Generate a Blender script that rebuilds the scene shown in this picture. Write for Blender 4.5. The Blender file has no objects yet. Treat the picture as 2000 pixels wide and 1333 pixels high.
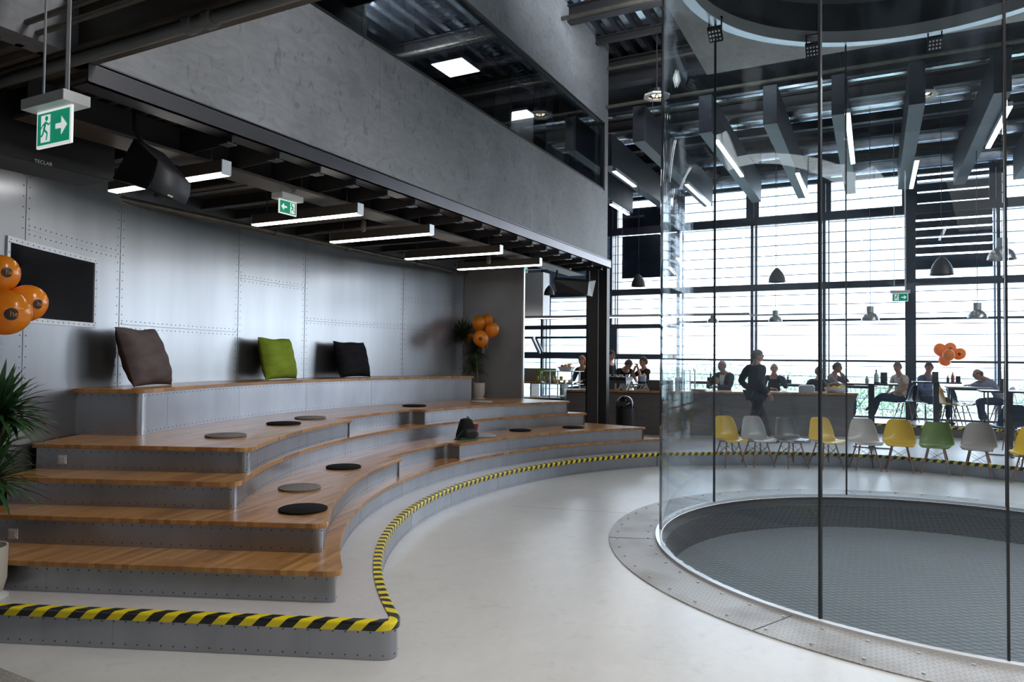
import bpy, bmesh, math, random
from mathutils import Vector, Matrix
random.seed(7)
C = bpy.context.scene.collection
S = bpy.context.scene
PI = math.pi
# ---------------------------------------------------------------- camera, world, light, exposure
CAMZ, FPX = 1.7655, 1384.25
PITCH, ROLL, YAW = math.radians(1.4256), math.radians(.568), math.radians(27.127)
_F = Vector((-math.sin(YAW)*math.cos(PITCH), math.cos(YAW)*math.cos(PITCH), math.sin(PITCH)))
_R0 = Vector((math.cos(YAW), math.sin(YAW), 0)); _U0 = _R0.cross(_F)
_R = _R0*math.cos(ROLL)+_U0*math.sin(ROLL); _U = -_R0*math.sin(ROLL)+_U0*math.cos(ROLL)
cam = bpy.data.cameras.new('camera'); camo = bpy.data.objects.new('camera', cam); C.objects.link(camo)
cam.sensor_width = 36; cam.lens = FPX/2000*36; cam.clip_start = .05; cam.clip_end = 400
m = Matrix((_R, _U, -_F)).transposed().to_4x4(); m.translation = Vector((0, 0, CAMZ)); camo.matrix_world = m
S.camera = camo
S.view_settings.view_transform = 'Standard'; S.view_settings.look = 'None'; S.view_settings.gamma = 1
S.view_settings.exposure = 0.68
S.cycles.use_denoising = True
S.cycles.max_bounces = 10; S.cycles.diffuse_bounces = 5; S.cycles.glossy_bounces = 5
S.cycles.transparent_max_bounces = 24; S.cycles.sample_clamp_indirect = 4.0
S.cycles.caustics_reflective = False; S.cycles.caustics_refractive = False
w = bpy.data.worlds.new('world'); S.world = w; w.use_nodes = True
nt = w.node_tree; bg = nt.nodes['Background']
tc = nt.nodes.new('ShaderNodeTexCoord'); sp = nt.nodes.new('ShaderNodeSeparateXYZ'); cr = nt.nodes.new('ShaderNodeValToRGB')
nt.links.new(tc.outputs['Generated'], sp.inputs[0]); nt.links.new(sp.outputs['Z'], cr.inputs[0]); nt.links.new(cr.outputs[0], bg.inputs[0])
cr.color_ramp.elements[0].position = 0.0; cr.color_ramp.elements[0].color = (.93, .96, 1, 1)
cr.color_ramp.elements[1].position = .9; cr.color_ramp.elements[1].color = (.72, .84, 1, 1)
bg.inputs[1].default_value = 4.9

def ray(x, y): return _F + _R*((x-1000)/FPX) - _U*((y-666.5)/FPX)
def px(x, y, ax, val):
    """the point where the sight line of a photo pixel meets the plane axis = val"""
    v = ray(x, y); o = Vector((0, 0, CAMZ)); t = (val-o[ax])/v[ax]; return o+v*t

def area_light(name, loc, size, size_y, power, color=(1, 1, 1), rot=(0, 0, 0)):
    l = bpy.data.lights.new(name, 'AREA'); l.shape = 'RECTANGLE'; l.size = size; l.size_y = size_y; l.energy = power; l.color = color
    o = bpy.data.objects.new(name, l); C.objects.link(o); o.location = loc; o.rotation_euler = rot; return o

# fill lights added to brighten the hall, with no fixtures behind them
area_light('roof_fill', (1.4, 3.7, 6.95), 4.5, 1.5, 215, (1, .98, .95))  # added fill for the floor and treads
area_light('roof_fill', (7.2, 6, 7.05), 3.5, 14, 700, (1, .98, .95))  # added fill from the unseen right side
area_light('shaft_fill', (.5, 7.97, 8.4), 1.6, 1.6, 60, (1, .95, .85))  # added to brighten the shaft lining, also reaches drum and net
area_light('deck_fill', (-1.75, 9.5, 6.95), .6, 1.4, 100, (.9, .96, 1), tuple(Vector((-.9, 1.3, 1.3)).to_track_quat('-Z', 'Y').to_euler()))  # added above the slab to brighten the roof deck
area_light('slab_fill', (2.2, -1.4, 3.9), 5, 4.0, 34, (1, .97, .93))  # added fill for the floor near the camera
# ---------------------------------------------------------------- materials
def mat(name, col, rough=.5, metal=0., noise=None, bump=None, spec=.5, emit=None, alpha=None, coat=0, sheen=0):
    """noise=(scale xyz, amount, detail); bump=(scale xyz, strength, distance)"""
    M = bpy.data.materials.new(name); M.use_nodes = True; n = M.node_tree; b = n.nodes['Principled BSDF']
    b.inputs['Base Color'].default_value = (*col, 1); b.inputs['Roughness'].default_value = rough
    b.inputs['Metallic'].default_value = metal; b.inputs['Specular IOR Level'].default_value = spec
    if coat: b.inputs['Coat Weight'].default_value = coat; b.inputs['Coat Roughness'].default_value = .08
    if sheen: b.inputs['Sheen Weight'].default_value = sheen
    if emit: b.inputs['Emission Color'].default_value = (*emit[:3], 1); b.inputs['Emission Strength'].default_value = emit[3]
    t = n.nodes.new('ShaderNodeTexCoord')
    def tex(sc, det=4):
        mp = n.nodes.new('ShaderNodeMapping'); mp.inputs['Scale'].default_value = sc
        nz = n.nodes.new('ShaderNodeTexNoise'); nz.inputs['Scale'].default_value = 1; nz.inputs['Detail'].default_value = det
        n.links.new(t.outputs['Object'], mp.inputs[0]); n.links.new(mp.outputs[0], nz.inputs[0]); return nz
    if noise:
        sc, amt, det = noise; nz = tex(sc, det); r = n.nodes.new('ShaderNodeMapRange')
        r.inputs['From Min'].default_value = .3; r.inputs['From Max'].default_value = .7
        r.inputs['To Min'].default_value = 1-amt; r.inputs['To Max'].default_value = 1+amt
        mx = n.nodes.new('ShaderNodeVectorMath'); mx.operation = 'SCALE'; mx.inputs[0].default_value = col
        n.links.new(nz.outputs[0], r.inputs[0]); n.links.new(r.outputs[0], mx.inputs['Scale']); n.links.new(mx.outputs[0], b.inputs['Base Color'])
    if bump:
        sc, st, di = bump; nz = tex(sc, 6); bp = n.nodes.new('ShaderNodeBump'); bp.inputs['Strength'].default_value = st; bp.inputs['Distance'].default_value = di
        n.links.new(nz.outputs[0], bp.inputs['Height']); n.links.new(bp.outputs[0], b.inputs['Normal'])
    return M

def math_node(n, op, a, b=None, c=None):
    k = n.nodes.new('ShaderNodeMath'); k.operation = op
    for i, v in enumerate((a, b, c)):
        if v is None: continue
        if isinstance(v, (int, float)): k.inputs[i].default_value = v
        else: n.links.new(v, k.inputs[i])
    return k.outputs[0]

def mat_glass(name, tint, refl=1.0, ior=1.45, rough=0.0, dirt_haze=.0):
    M = bpy.data.materials.new(name); M.use_nodes = True; n = M.node_tree; n.nodes.remove(n.nodes['Principled BSDF'])
    out = n.nodes['Material Output']; tr = n.nodes.new('ShaderNodeBsdfTransparent'); gl = n.nodes.new('ShaderNodeBsdfGlossy')
    tr.inputs[0].default_value = (*tint, 1); gl.inputs['Roughness'].default_value = rough; gl.inputs[0].default_value = (.95, .98, 1, 1)
    ge = n.nodes.new('ShaderNodeNewGeometry'); dt = n.nodes.new('ShaderNodeVectorMath'); dt.operation = 'DOT_PRODUCT'
    n.links.new(ge.outputs['Incoming'], dt.inputs[0]); n.links.new(ge.outputs['Normal'], dt.inputs[1])
    c5 = math_node(n, 'POWER', math_node(n, 'SUBTRACT', 1.0, math_node(n, 'ABSOLUTE', dt.outputs['Value'])), 5.0)
    mx = n.nodes.new('ShaderNodeMixShader'); f = math_node(n, 'MULTIPLY', math_node(n, 'ADD', .04, math_node(n, 'MULTIPLY', c5, .96)), refl)
    n.links.new(f, mx.inputs[0]); n.links.new(tr.outputs[0], mx.inputs[1]); n.links.new(gl.outputs[0], mx.inputs[2])
    last = mx.outputs[0]
    if dirt_haze:   # faint wiping marks, tinted blue to paint a veil of haze on the pane
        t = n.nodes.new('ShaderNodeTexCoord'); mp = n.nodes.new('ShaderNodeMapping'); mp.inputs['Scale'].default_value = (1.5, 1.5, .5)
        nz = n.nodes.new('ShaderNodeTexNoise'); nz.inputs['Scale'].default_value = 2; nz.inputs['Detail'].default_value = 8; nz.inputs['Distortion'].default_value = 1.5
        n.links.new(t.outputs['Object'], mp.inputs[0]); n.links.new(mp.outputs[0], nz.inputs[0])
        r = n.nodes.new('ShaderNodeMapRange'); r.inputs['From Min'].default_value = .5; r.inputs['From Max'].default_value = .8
        r.inputs['To Min'].default_value = .004; r.inputs['To Max'].default_value = dirt_haze
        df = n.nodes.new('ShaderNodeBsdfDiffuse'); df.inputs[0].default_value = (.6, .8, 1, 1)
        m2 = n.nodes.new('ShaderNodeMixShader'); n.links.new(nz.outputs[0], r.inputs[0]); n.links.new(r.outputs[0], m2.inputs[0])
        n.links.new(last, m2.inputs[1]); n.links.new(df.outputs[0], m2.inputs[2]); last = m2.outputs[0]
    n.links.new(last, out.inputs[0]); return M

def mat_wood(name):
    M = bpy.data.materials.new(name); M.use_nodes = True; n = M.node_tree; b = n.nodes['Principled BSDF']
    t = n.nodes.new('ShaderNodeTexCoord'); mp = n.nodes.new('ShaderNodeMapping'); mp.inputs['Rotation'].default_value = (0, 0, -math.radians(102))
    # staves run along the object's long direction: brick rows 45 mm wide and about 0.9 m long
    br = n.nodes.new('ShaderNodeTexBrick'); br.offset = .37; br.inputs['Scale'].default_value = 1
    br.inputs['Brick Width'].default_value = .55; br.inputs['Row Height'].default_value = .045; br.inputs['Mortar Size'].default_value = .0006
    br.inputs['Color1'].default_value = (.0, .0, .0, 1); br.inputs['Color2'].default_value = (1, 1, 1, 1); br.inputs['Mortar'].default_value = (.1, .1, .1, 1)
    n.links.new(t.outputs['Object'], mp.inputs[0]); n.links.new(mp.outputs[0], br.inputs[0])
    m2 = n.nodes.new('ShaderNodeMapping'); m2.inputs['Rotation'].default_value = (0, 0, -math.radians(102)); m2.inputs['Scale'].default_value = (3, 60, 60)
    n.links.new(t.outputs['Object'], m2.inputs[0])
    nz = n.nodes.new('ShaderNodeTexNoise'); nz.inputs['Scale'].default_value = 1; nz.inputs['Detail'].default_value = 5; n.links.new(m2.outputs[0], nz.inputs[0])
    v = math_node(n, 'ADD', math_node(n, 'MULTIPLY', br.outputs[0], .55), math_node(n, 'MULTIPLY', nz.outputs[0], .45))
    rr = n.nodes.new('ShaderNodeValToRGB'); e = rr.color_ramp.elements
    e[0].position = .05; e[0].color = (.19, .08, .022, 1); e[1].position = .95; e[1].color = (.54, .29, .105, 1)
    k = e.new(.5); k.color = (.39, .19, .062, 1)
    n.links.new(v, rr.inputs[0]); n.links.new(rr.outputs[0], b.inputs['Base Color'])
    b.inputs['Roughness'].default_value = .28; b.inputs['Specular IOR Level'].default_value = .55
    return M

def mat_tape(name):
    M = bpy.data.materials.new(name); M.use_nodes = True; n = M.node_tree; b = n.nodes['Principled BSDF']
    uv = n.nodes.new('ShaderNodeUVMap'); s = n.nodes.new('ShaderNodeSeparateXYZ'); n.links.new(uv.outputs[0], s.inputs[0])
    a = math_node(n, 'ADD', s.outputs[0], math_node(n, 'MULTIPLY', s.outputs[1], 1.0))
    f = math_node(n, 'FRACT', math_node(n, 'DIVIDE', a, .165)); g = math_node(n, 'GREATER_THAN', f, .5)
    mx = n.nodes.new('ShaderNodeMix'); mx.data_type = 'RGBA'; mx.inputs[6].default_value = (.012, .012, .013, 1); mx.inputs[7].default_value = (.82, .66, .012, 1)
    n.links.new(g, mx.inputs[0]); n.links.new(mx.outputs[2], b.inputs['Base Color']); b.inputs['Roughness'].default_value = .35
    return M

def mat_concrete(name, col, joints=None, rough=.62, smear=.12):
    M = mat(name, col, rough); n = M.node_tree; b = n.nodes['Principled BSDF']; t = n.nodes.new('ShaderNodeTexCoord')
    def nz(sc, det, dist=0):
        mp = n.nodes.new('ShaderNodeMapping'); mp.inputs['Scale'].default_value = sc; k = n.nodes.new('ShaderNodeTexNoise')
        k.inputs['Scale'].default_value = 1; k.inputs['Detail'].default_value = det; k.inputs['Distortion'].default_value = dist
        n.links.new(t.outputs['Object'], mp.inputs[0]); n.links.new(mp.outputs[0], k.inputs[0]); return k.outputs[0]
    a = nz((1.1, .7, .9), 6, .6); c = nz((5, 8, 4.5), 12, 1.6); d = nz((9, 5, 14), 8, 1.2)
    r1 = n.nodes.new('ShaderNodeMapRange'); n.links.new(a, r1.inputs[0]); r1.inputs['From Min'].default_value = .35; r1.inputs['From Max'].default_value = .68; r1.inputs['To Min'].default_value = 1-smear; r1.inputs['To Max'].default_value = 1+smear
    r2 = n.nodes.new('ShaderNodeMapRange'); n.links.new(c, r2.inputs[0]); r2.inputs['From Min'].default_value = .33; r2.inputs['From Max'].default_value = .41; r2.inputs['To Min'].default_value = 1-smear*1.35; r2.inputs['To Max'].default_value = 1
    r3 = n.nodes.new('ShaderNodeMapRange'); n.links.new(d, r3.inputs[0]); r3.inputs['From Min'].default_value = .3; r3.inputs['From Max'].default_value = .7; r3.inputs['To Min'].default_value = 1-smear*.6; r3.inputs['To Max'].default_value = 1+smear*.6
    k = math_node(n, 'MULTIPLY', math_node(n, 'MULTIPLY', r1.outputs[0], r2.outputs[0]), r3.outputs[0])
    mx = n.nodes.new('ShaderNodeVectorMath'); mx.operation = 'SCALE'; mx.inputs[0].default_value = col
    n.links.new(k, mx.inputs['Scale']); n.links.new(mx.outputs[0], b.inputs['Base Color'])
    return M

def mat_checker_plate(name):
    M = mat(name, (.36, .345, .33), .5, .3); n = M.node_tree; b = n.nodes['Principled BSDF']; t = n.nodes.new('ShaderNodeTexCoord')
    def bars(rot, off=0.0):
        mp = n.nodes.new('ShaderNodeMapping'); mp.inputs['Rotation'].default_value = (0, 0, rot); mp.inputs['Scale'].default_value = (1/.042, 1/.042, 1); mp.inputs['Location'].default_value = (off, off, 0)
        n.links.new(t.outputs['Object'], mp.inputs[0]); s = n.nodes.new('ShaderNodeSeparateXYZ'); n.links.new(mp.outputs[0], s.inputs[0])
        u = math_node(n, 'ABSOLUTE', math_node(n, 'SUBTRACT', math_node(n, 'FRACT', s.outputs[0]), .5))
        v = math_node(n, 'ABSOLUTE', math_node(n, 'SUBTRACT', math_node(n, 'FRACT', s.outputs[1]), .5))
        return math_node(n, 'MULTIPLY', math_node(n, 'LESS_THAN', u, .36), math_node(n, 'LESS_THAN', v, .1))
    h = math_node(n, 'MAXIMUM', bars(.785), bars(-.785, .5))
    bp = n.nodes.new('ShaderNodeBump'); bp.inputs['Distance'].default_value = .006; bp.inputs['Strength'].default_value = 1
    n.links.new(h, bp.inputs['Height']); n.links.new(bp.outputs[0], b.inputs['Normal'])
    nz = n.nodes.new('ShaderNodeTexNoise'); nz.inputs['Scale'].default_value = 1.4; nz.inputs['Detail'].default_value = 7; n.links.new(t.outputs['Object'], nz.inputs[0])
    r = n.nodes.new('ShaderNodeValToRGB'); r.color_ramp.elements[0].color = (.27, .24, .215, 1); r.color_ramp.elements[1].color = (.46, .445, .43, 1)
    r.color_ramp.elements[0].position = .32; r.color_ramp.elements[1].position = .55
    n.links.new(nz.outputs[0], r.inputs[0])
    mv = n.nodes.new('ShaderNodeVectorMath'); mv.operation = 'SCALE'; n.links.new(r.outputs[0], mv.inputs[0])
    n.links.new(math_node(n, 'ADD', .95, math_node(n, 'MULTIPLY', h, .35)), mv.inputs['Scale']); n.links.new(mv.outputs[0], b.inputs['Base Color']); return M

def mat_cloth(name, col, sc=60):
    if sc == 40: return mat(name, col, .95, spec=.12, noise=((6, 6, 12), .12, 3), bump=((2.2, 2.2, 5), .8, .05))
    return mat(name, col, .95, spec=.12, noise=((sc, sc, sc), .12, 3), bump=((sc*3, sc*3, sc*3), .25, .002))

MT = {}
MT['alu'] = mat('riveted_aluminium', (.42, .435, .46), .31, .95, noise=((2.2, 2.2, .35), .1, 5), bump=((1.2, 1.2, .7), .12, .02))
MT['alu_riser'] = mat('brushed_sheet', (.36, .375, .41), .33, .95, noise=((4, 4, 1.5), .09, 4))
MT['rivet'] = mat('rivet_steel', (.11, .115, .13), .35, .8)
MT['seam'] = mat('sheet_joint', (.36, .38, .41), .5, .8)
MT['wood'] = mat_wood('beech_staves')
MT['tape'] = mat_tape('hazard_stripes')
MT['floor'] = mat_concrete('polished_screed', (.62, .61, .595), rough=.3, smear=.055)
MT['floor2'] = mat_concrete('platform_screed', (.55, .53, .525), rough=.33, smear=.05)
MT['conc'] = mat_concrete('raw_concrete', (.20, .21, .23), rough=.55, smear=.21)
MT['conc2'] = mat_concrete('slab_concrete', (.46, .43, .40), rough=.7, smear=.12)
MT['steel'] = mat('painted_steel', (.05, .048, .052), .45, .3)
MT['steel_brown'] = mat('primed_steel', (.085, .072, .06), .5, .2, noise=((3, 3, 3), .15, 3))
MT['channel'] = mat('grey_channel', (.13, .128, .14), .34, .85, noise=((.8, .8, 3), .12, 3))
MT['black'] = mat('black_metal', (.009, .009, .011), .45, .1)
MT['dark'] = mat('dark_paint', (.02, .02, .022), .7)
MT['galv'] = mat('galvanised', (.5, .54, .6), .2, .95, noise=((6, 1, 6), .2, 4))
MT['pipe'] = mat('steel_pipe', (.14, .13, .11), .45, .5, noise=((8, 8, 8), .2, 3))
MT['white'] = mat('white_plastic', (.78, .79, .8), .4)
MT['aluw'] = mat('anodised_aluminium', (.62, .66, .7), .35, .6)
MT['tube'] = mat('light_diffuser', (1, 1, 1), .5, emit=(1, .97, .93, 7))
MT['panel'] = mat('light_panel', (1, 1, 1), .5, emit=(1, .93, .84, 5))
MT['navy'] = mat('anthracite_board', (.028, .032, .045), .55)
MT['frame'] = mat('window_frame', (.05, .06, .085), .4, .3)
MT['slat'] = mat('louvre_slat', (.36, .43, .54), .6, .1)
MT['shutter'] = mat('dark_blind', (.018, .025, .045), .3, .2, noise=((1.5, 1, 3), .4, 4))
MT['glass'] = mat_glass('curved_glass', (.95, .972, .985), refl=.6, dirt_haze=.03)
MT['wglass'] = mat_glass('window_glass', (.94, .97, 1), refl=.9)
MT['mglass'] = mat_glass('gallery_glass', (.62, .68, .72), refl=1.2)
MT['seal'] = mat('black_seal', (.02, .022, .026), .4)
MT['chrome'] = mat('polished_steel', (.75, .77, .8), .16, 1)
MT['plate'] = mat_checker_plate('checker_plate')
MT['green'] = mat('sign_green', (.0, .25, .13), .4, emit=(0, .3, .16, .35))
MT['signwhite'] = mat('sign_white', (.85, .88, .88), .4, emit=(1, 1, 1, .35))
MT['orange'] = mat('orange_latex', (.93, .24, .012), .2, coat=.5)
_M = MT['orange']; _n = _M.node_tree; _b = _n.nodes['Principled BSDF']; _b.inputs['Base Color'].default_value = (1, .38, .025, 1)
_t = _n.nodes.new('ShaderNodeBsdfTranslucent'); _t.inputs[0].default_value = (1, .42, .05, 1); _x = _n.nodes.new('ShaderNodeMixShader'); _x.inputs[0].default_value = .42
_n.links.new(_b.outputs[0], _x.inputs[1]); _n.links.new(_t.outputs[0], _x.inputs[2]); _n.links.new(_x.outputs[0], _n.nodes['Material Output'].inputs[0])
MT['ink'] = mat('black_print', (.03, .02, .02), .4)
MT['leaf'] = mat('leaf', (.022, .07, .02), .4, noise=((8, 8, 8), .35, 2))
MT['stem'] = mat('plant_stem', (.2, .16, .1), .8)
MT['pot'] = mat('glazed_pot', (.5, .46, .41), .5)
MT['felt_black'] = mat_cloth('black_felt', (.012, .012, .014)); MT['felt_grey'] = mat_cloth('grey_felt', (.2, .185, .18)); MT['felt_light'] = mat_cloth('light_felt', (.46, .43, .45))
MT['skin'] = mat('skin', (.52, .29, .2), .5); MT['skin2'] = mat('tanned_skin', (.4, .2, .13), .5)
MT['laminate'] = mat('brown_laminate', (.115, .1, .095), .35, noise=((2, 2, 20), .15, 4))
MT['table'] = mat('black_table', (.02, .021, .025), .3)
MT['chairleg'] = mat('chair_leg_wood', (.27, .13, .065), .45, noise=((30, 30, 4), .2, 3))

# ---------------------------------------------------------------- object helpers
def tag(o, label=None, cat=None, group=None, kind=None):
    if label: o['label'] = label
    if cat: o['category'] = cat
    if group: o['group'] = group
    if kind: o['kind'] = kind
    return o
def thing(name, label, cat, loc=(0, 0, 0), group=None, rotz=0):
    o = bpy.data.objects.new(name, None); o.empty_display_size = .1; C.objects.link(o); o.location = loc; o.rotation_euler = (0, 0, rotz)
    return tag(o, label, cat, group)
def origin_of(o):
    v = Vector((0, 0, 0))
    while o: v += Vector(o.location); o = o.parent
    return v
def copy_tree(o, parent=None):
    c = o.copy(); C.objects.link(c); c.parent = parent
    for ch in list(o.children): copy_tree(ch, c)
    return c

class MB:
    def __init__(s): s.v = []; s.f = []; s.mi = []; s.uv = {}; s.cur = 0
    def face(s, idx, uv=None):
        if uv: s.uv[len(s.f)] = uv
        s.f.append(tuple(idx)); s.mi.append(s.cur)
    def add(s, vs, fs):
        k = len(s.v); s.v += [Vector(v) for v in vs]
        for f in fs: s.face([k+i for i in f])
        return s
    def box(s, a, b):
        x0, y0, z0 = a; x1, y1, z1 = b
        return s.add([(x0, y0, z0), (x1, y0, z0), (x1, y1, z0), (x0, y1, z0), (x0, y0, z1), (x1, y0, z1), (x1, y1, z1), (x0, y1, z1)],
                     [(0, 3, 2, 1), (4, 5, 6, 7), (0, 1, 5, 4), (1, 2, 6, 5), (2, 3, 7, 6), (3, 0, 4, 7)])
    def obox(s, c, u, v, w_):
        """box about c with half vectors u, v, w_"""
        c, u, v, w_ = map(Vector, (c, u, v, w_))
        return s.add([c-u-v-w_, c+u-v-w_, c+u+v-w_, c-u+v-w_, c-u-v+w_, c+u-v+w_, c+u+v+w_, c-u+v+w_],
                     [(0, 3, 2, 1), (4, 5, 6, 7), (0, 1, 5, 4), (1, 2, 6, 5), (2, 3, 7, 6), (3, 0, 4, 7)])
    def bar(s, a, b, w_, h, up=(0, 0, 1)):
        a, b = Vector(a), Vector(b); d = (b-a); L = d.length; d.normalize(); u = d.cross(Vector(up))
        if u.length < 1e-4: u = d.cross(Vector((1, 0, 0)))
        u.normalize(); v = u.cross(d); return s.obox((a+b)/2, d*L/2, u*w_/2, v*h/2)
    def tube(s, pts, r, n=8, cap=True):
        pts = [Vector(p) for p in pts]; rs = r if isinstance(r, (list, tuple)) else [r]*len(pts)
        k = len(s.v); prev = None
        for i, p in enumerate(pts):
            d = (pts[min(i+1, len(pts)-1)]-pts[max(i-1, 0)]).normalized()
            if prev is None: u = d.orthogonal().normalized()
            else: u = (prev-d*prev.dot(d)); u = u.normalized() if u.length > 1e-6 else d.orthogonal().normalized()
            prev = u; v = d.cross(u)
            for j in range(n): a = 2*PI*j/n; s.v.append(p+(u*math.cos(a)+v*math.sin(a))*rs[i])
        for i in range(len(pts)-1):
            for j in range(n): s.face([k+i*n+j, k+i*n+(j+1) % n, k+(i+1)*n+(j+1) % n, k+(i+1)*n+j])
        if cap: s.face([k+j for j in range(n)][::-1]); s.face([k+(len(pts)-1)*n+j for j in range(n)])
        return s
    def lathe(s, prof, c=(0, 0, 0), n=24, axis=None, cap=True):
        c = Vector(c); k = len(s.v); M = Matrix.Identity(3)
        if axis: M = Vector((0, 0, 1)).rotation_difference(Vector(axis).normalized()).to_matrix()
        for r, z in prof:
            for j in range(n): a = 2*PI*j/n; s.v.append(c+M @ Vector((r*math.cos(a), r*math.sin(a), z)))
        for i in range(len(prof)-1):
            for j in range(n): s.face([k+i*n+j, k+i*n+(j+1) % n, k+(i+1)*n+(j+1) % n, k+(i+1)*n+j])
        if cap and prof[0][0] > 1e-5: s.face([k+j for j in range(n)][::-1])
        if cap and prof[-1][0] > 1e-5: s.face([k+(len(prof)-1)*n+j for j in range(n)])
        return s
    def ball(s, c, r, n=14, sc=(1, 1, 1)):
        m_ = n//2; k = len(s.v)
        for i in range(m_+1):
            t = PI*i/m_
            for j in range(n): a = 2*PI*j/n; s.v.append(Vector(c)+Vector((r*sc[0]*math.sin(t)*math.cos(a), r*sc[1]*math.sin(t)*math.sin(a), -r*sc[2]*math.cos(t))))
        for i in range(m_):
            for j in range(n): s.face([k+i*n+j, k+i*n+(j+1) % n, k+(i+1)*n+(j+1) % n, k+(i+1)*n+j])
        return s
    def prism(s, poly, z0, z1):
        k = len(s.v); n = len(poly)
        s.v += [Vector((p[0], p[1], z0)) for p in poly]+[Vector((p[0], p[1], z1)) for p in poly]
        s.face(range(k+n, k+2*n)); s.face(list(range(k, k+n))[::-1])
        for i in range(n): j = (i+1) % n; s.face([k+i, k+j, k+n+j, k+n+i])
        return s
    def strip(s, path, z0, z1, closed=False):
        """vertical ribbon along a 2-D path"""
        k = len(s.v); n = len(path); s.v += [Vector((p[0], p[1], z0)) for p in path]+[Vector((p[0], p[1], z1)) for p in path]
        for i in range(n-(0 if closed else 1)): j = (i+1) % n; s.face([k+i, k+j, k+n+j, k+n+i])
        return s
    def rivet(s, p, nrm, r=.006):
        p, nrm = Vector(p), Vector(nrm).normalized(); u = nrm.orthogonal().normalized(); v = nrm.cross(u); k = len(s.v)
        for rr, h in ((r, 0), (r*.7, r*.55)):
            for j in range(6): a = PI/3*j; s.v.append(p+(u*math.cos(a)+v*math.sin(a))*rr+nrm*h)
        for j in range(6): s.face([k+j, k+(j+1) % 6, k+6+(j+1) % 6, k+6+j])
        s.face([k+6+j for j in range(6)]); return s
    def build(s, name, mats, parent=None, smooth=False, bevel=0, at=None, sub=0, fix=True):
        o_ = origin_of(parent) if parent else (Vector(at) if at else Vector((0, 0, 0)))
        me = bpy.data.meshes.new(name); me.from_pydata([tuple(v-o_) for v in s.v], [], s.f)
        for M in (mats if isinstance(mats, (list, tuple)) else [mats]): me.materials.append(M)
        for i, p in enumerate(me.polygons): p.material_index = s.mi[i]; p.use_smooth = smooth
        if s.uv:
            ul = me.uv_layers.new(name='UVMap')
            for i, p in enumerate(me.polygons):
                if i in s.uv:
                    for li, uvc in zip(p.loop_indices, s.uv[i]): ul.data[li].uv = uvc
        if fix:
            bm = bmesh.new(); bm.from_mesh(me); bmesh.ops.recalc_face_normals(bm, faces=bm.faces); bm.to_mesh(me); bm.free()
        o = bpy.data.objects.new(name, me); C.objects.link(o)
        if parent: o.parent = parent
        elif at: o.location = at
        if bevel:
            b = o.modifiers.new('bevel', 'BEVEL'); b.width = bevel; b.segments = 2; b.limit_method = 'ANGLE'
        if sub:
            b = o.modifiers.new('sub', 'SUBSURF'); b.levels = sub; b.render_levels = sub
        if smooth and not sub:
            try: me.set_sharp_from_angle(angle=math.radians(38))
            except Exception: pass
        return o
def text_mesh(name, body, size, M, parent=None, loc=(0, 0, 0), rot=(0, 0, 0), extrude=.001, offset=0):
    cu = bpy.data.curves.new(name, 'FONT'); cu.body = body; cu.size = size; cu.extrude = extrude; cu.offset = offset
    tmp = bpy.data.objects.new(name, cu); C.objects.link(tmp); bpy.context.view_layer.update()
    me = bpy.data.meshes.new_from_object(tmp.evaluated_get(bpy.context.evaluated_depsgraph_get())); C.objects.unlink(tmp); bpy.data.objects.remove(tmp)
    me.materials.clear(); me.materials.append(M); o = bpy.data.objects.new(name, me); C.objects.link(o); o.parent = parent; o.location = loc; o.rotation_euler = rot; return o
def struct(name, mb, m_, parent=None, **k):
    o = mb.build(name, m_, parent, **k)
    if parent is None: o['kind'] = 'structure'
    return o

def catmull(pts, n=10):
    out = []; P = [Vector(p) for p in pts]; P = [P[0]*2-P[1]]+P+[P[-1]*2-P[-2]]
    for i in range(1, len(P)-2):
        for j in range(n):
            t = j/n; a, b, c, d = P[i-1:i+3]
            out.append(.5*((2*b)+(c-a)*t+(2*a-5*b+4*c-d)*t*t+(3*b-a-3*c+d)*t**3))
    out.append(P[-2]); return out
def round_corner(path, i, d, n=8):
    """replace the corner at index i of a 2-D path by a curve reaching d either way"""
    path = [Vector(p) for p in path]
    def walk(st):
        k, rest, cur = i, d, path[i]
        while 0 <= k+st < len(path):
            nx = path[k+st]; L = (nx-cur).length
            if L >= rest: return cur+(nx-cur)*(rest/L), k+st
            rest -= L; cur = nx; k += st
        return cur, k
    a, ia = walk(-1); b, ib = walk(1); c = path[i]
    mid = [a*(1-t)**2+c*2*t*(1-t)+b*t*t for t in [j/n for j in range(n+1)]]
    return path[:ia+1]+mid+path[ib:]
def resample(path, step):
    """points and 2-D normals (to the right of travel) at equal spacing"""
    out = []; acc = step/2
    for a, b in zip(path, path[1:]):
        L = (b-a).length
        if L < 1e-9: continue
        d = (b-a)/L
        while acc <= L: out.append((a+d*acc, Vector((d.y, -d.x)))); acc += step
        acc -= L
    return out

# ================================================================= FLOOR, TIERS
CX, CY = 1.35, 7.92                       # centre of the seating arcs
GX, GY, GR = .70, 7.77, 2.73              # glass flight chamber
Z0, Z1, Z2, Z3, Z4, Z5 = .216, .423, .630, .837, 1.044, 1.458
NX, NY = .378, -.926                      # outward normal of the left end faces
def P2(r, deg): a = math.radians(deg); return Vector((CX+r*math.cos(a), CY+r*math.sin(a)))
def end_angle(r, c):
    # angle (180..230) where circle r meets the end line n.p=c
    lo, hi = 150.0, 260.0
    f = lambda d: NX*P2(r, d).x+NY*P2(r, d).y-c
    for _ in range(60):
        mm = (lo+hi)/2
        if f(mm) < 0: lo = mm
        else: hi = mm
    return lo
def arc(r, d0, d1, n=40): return [P2(r, d0+(d1-d0)*i/n) for i in range(n+1)]
def end_line_start(c, corner):
    t = Vector((-.926, -.378)); return corner+t*4.0

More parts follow.
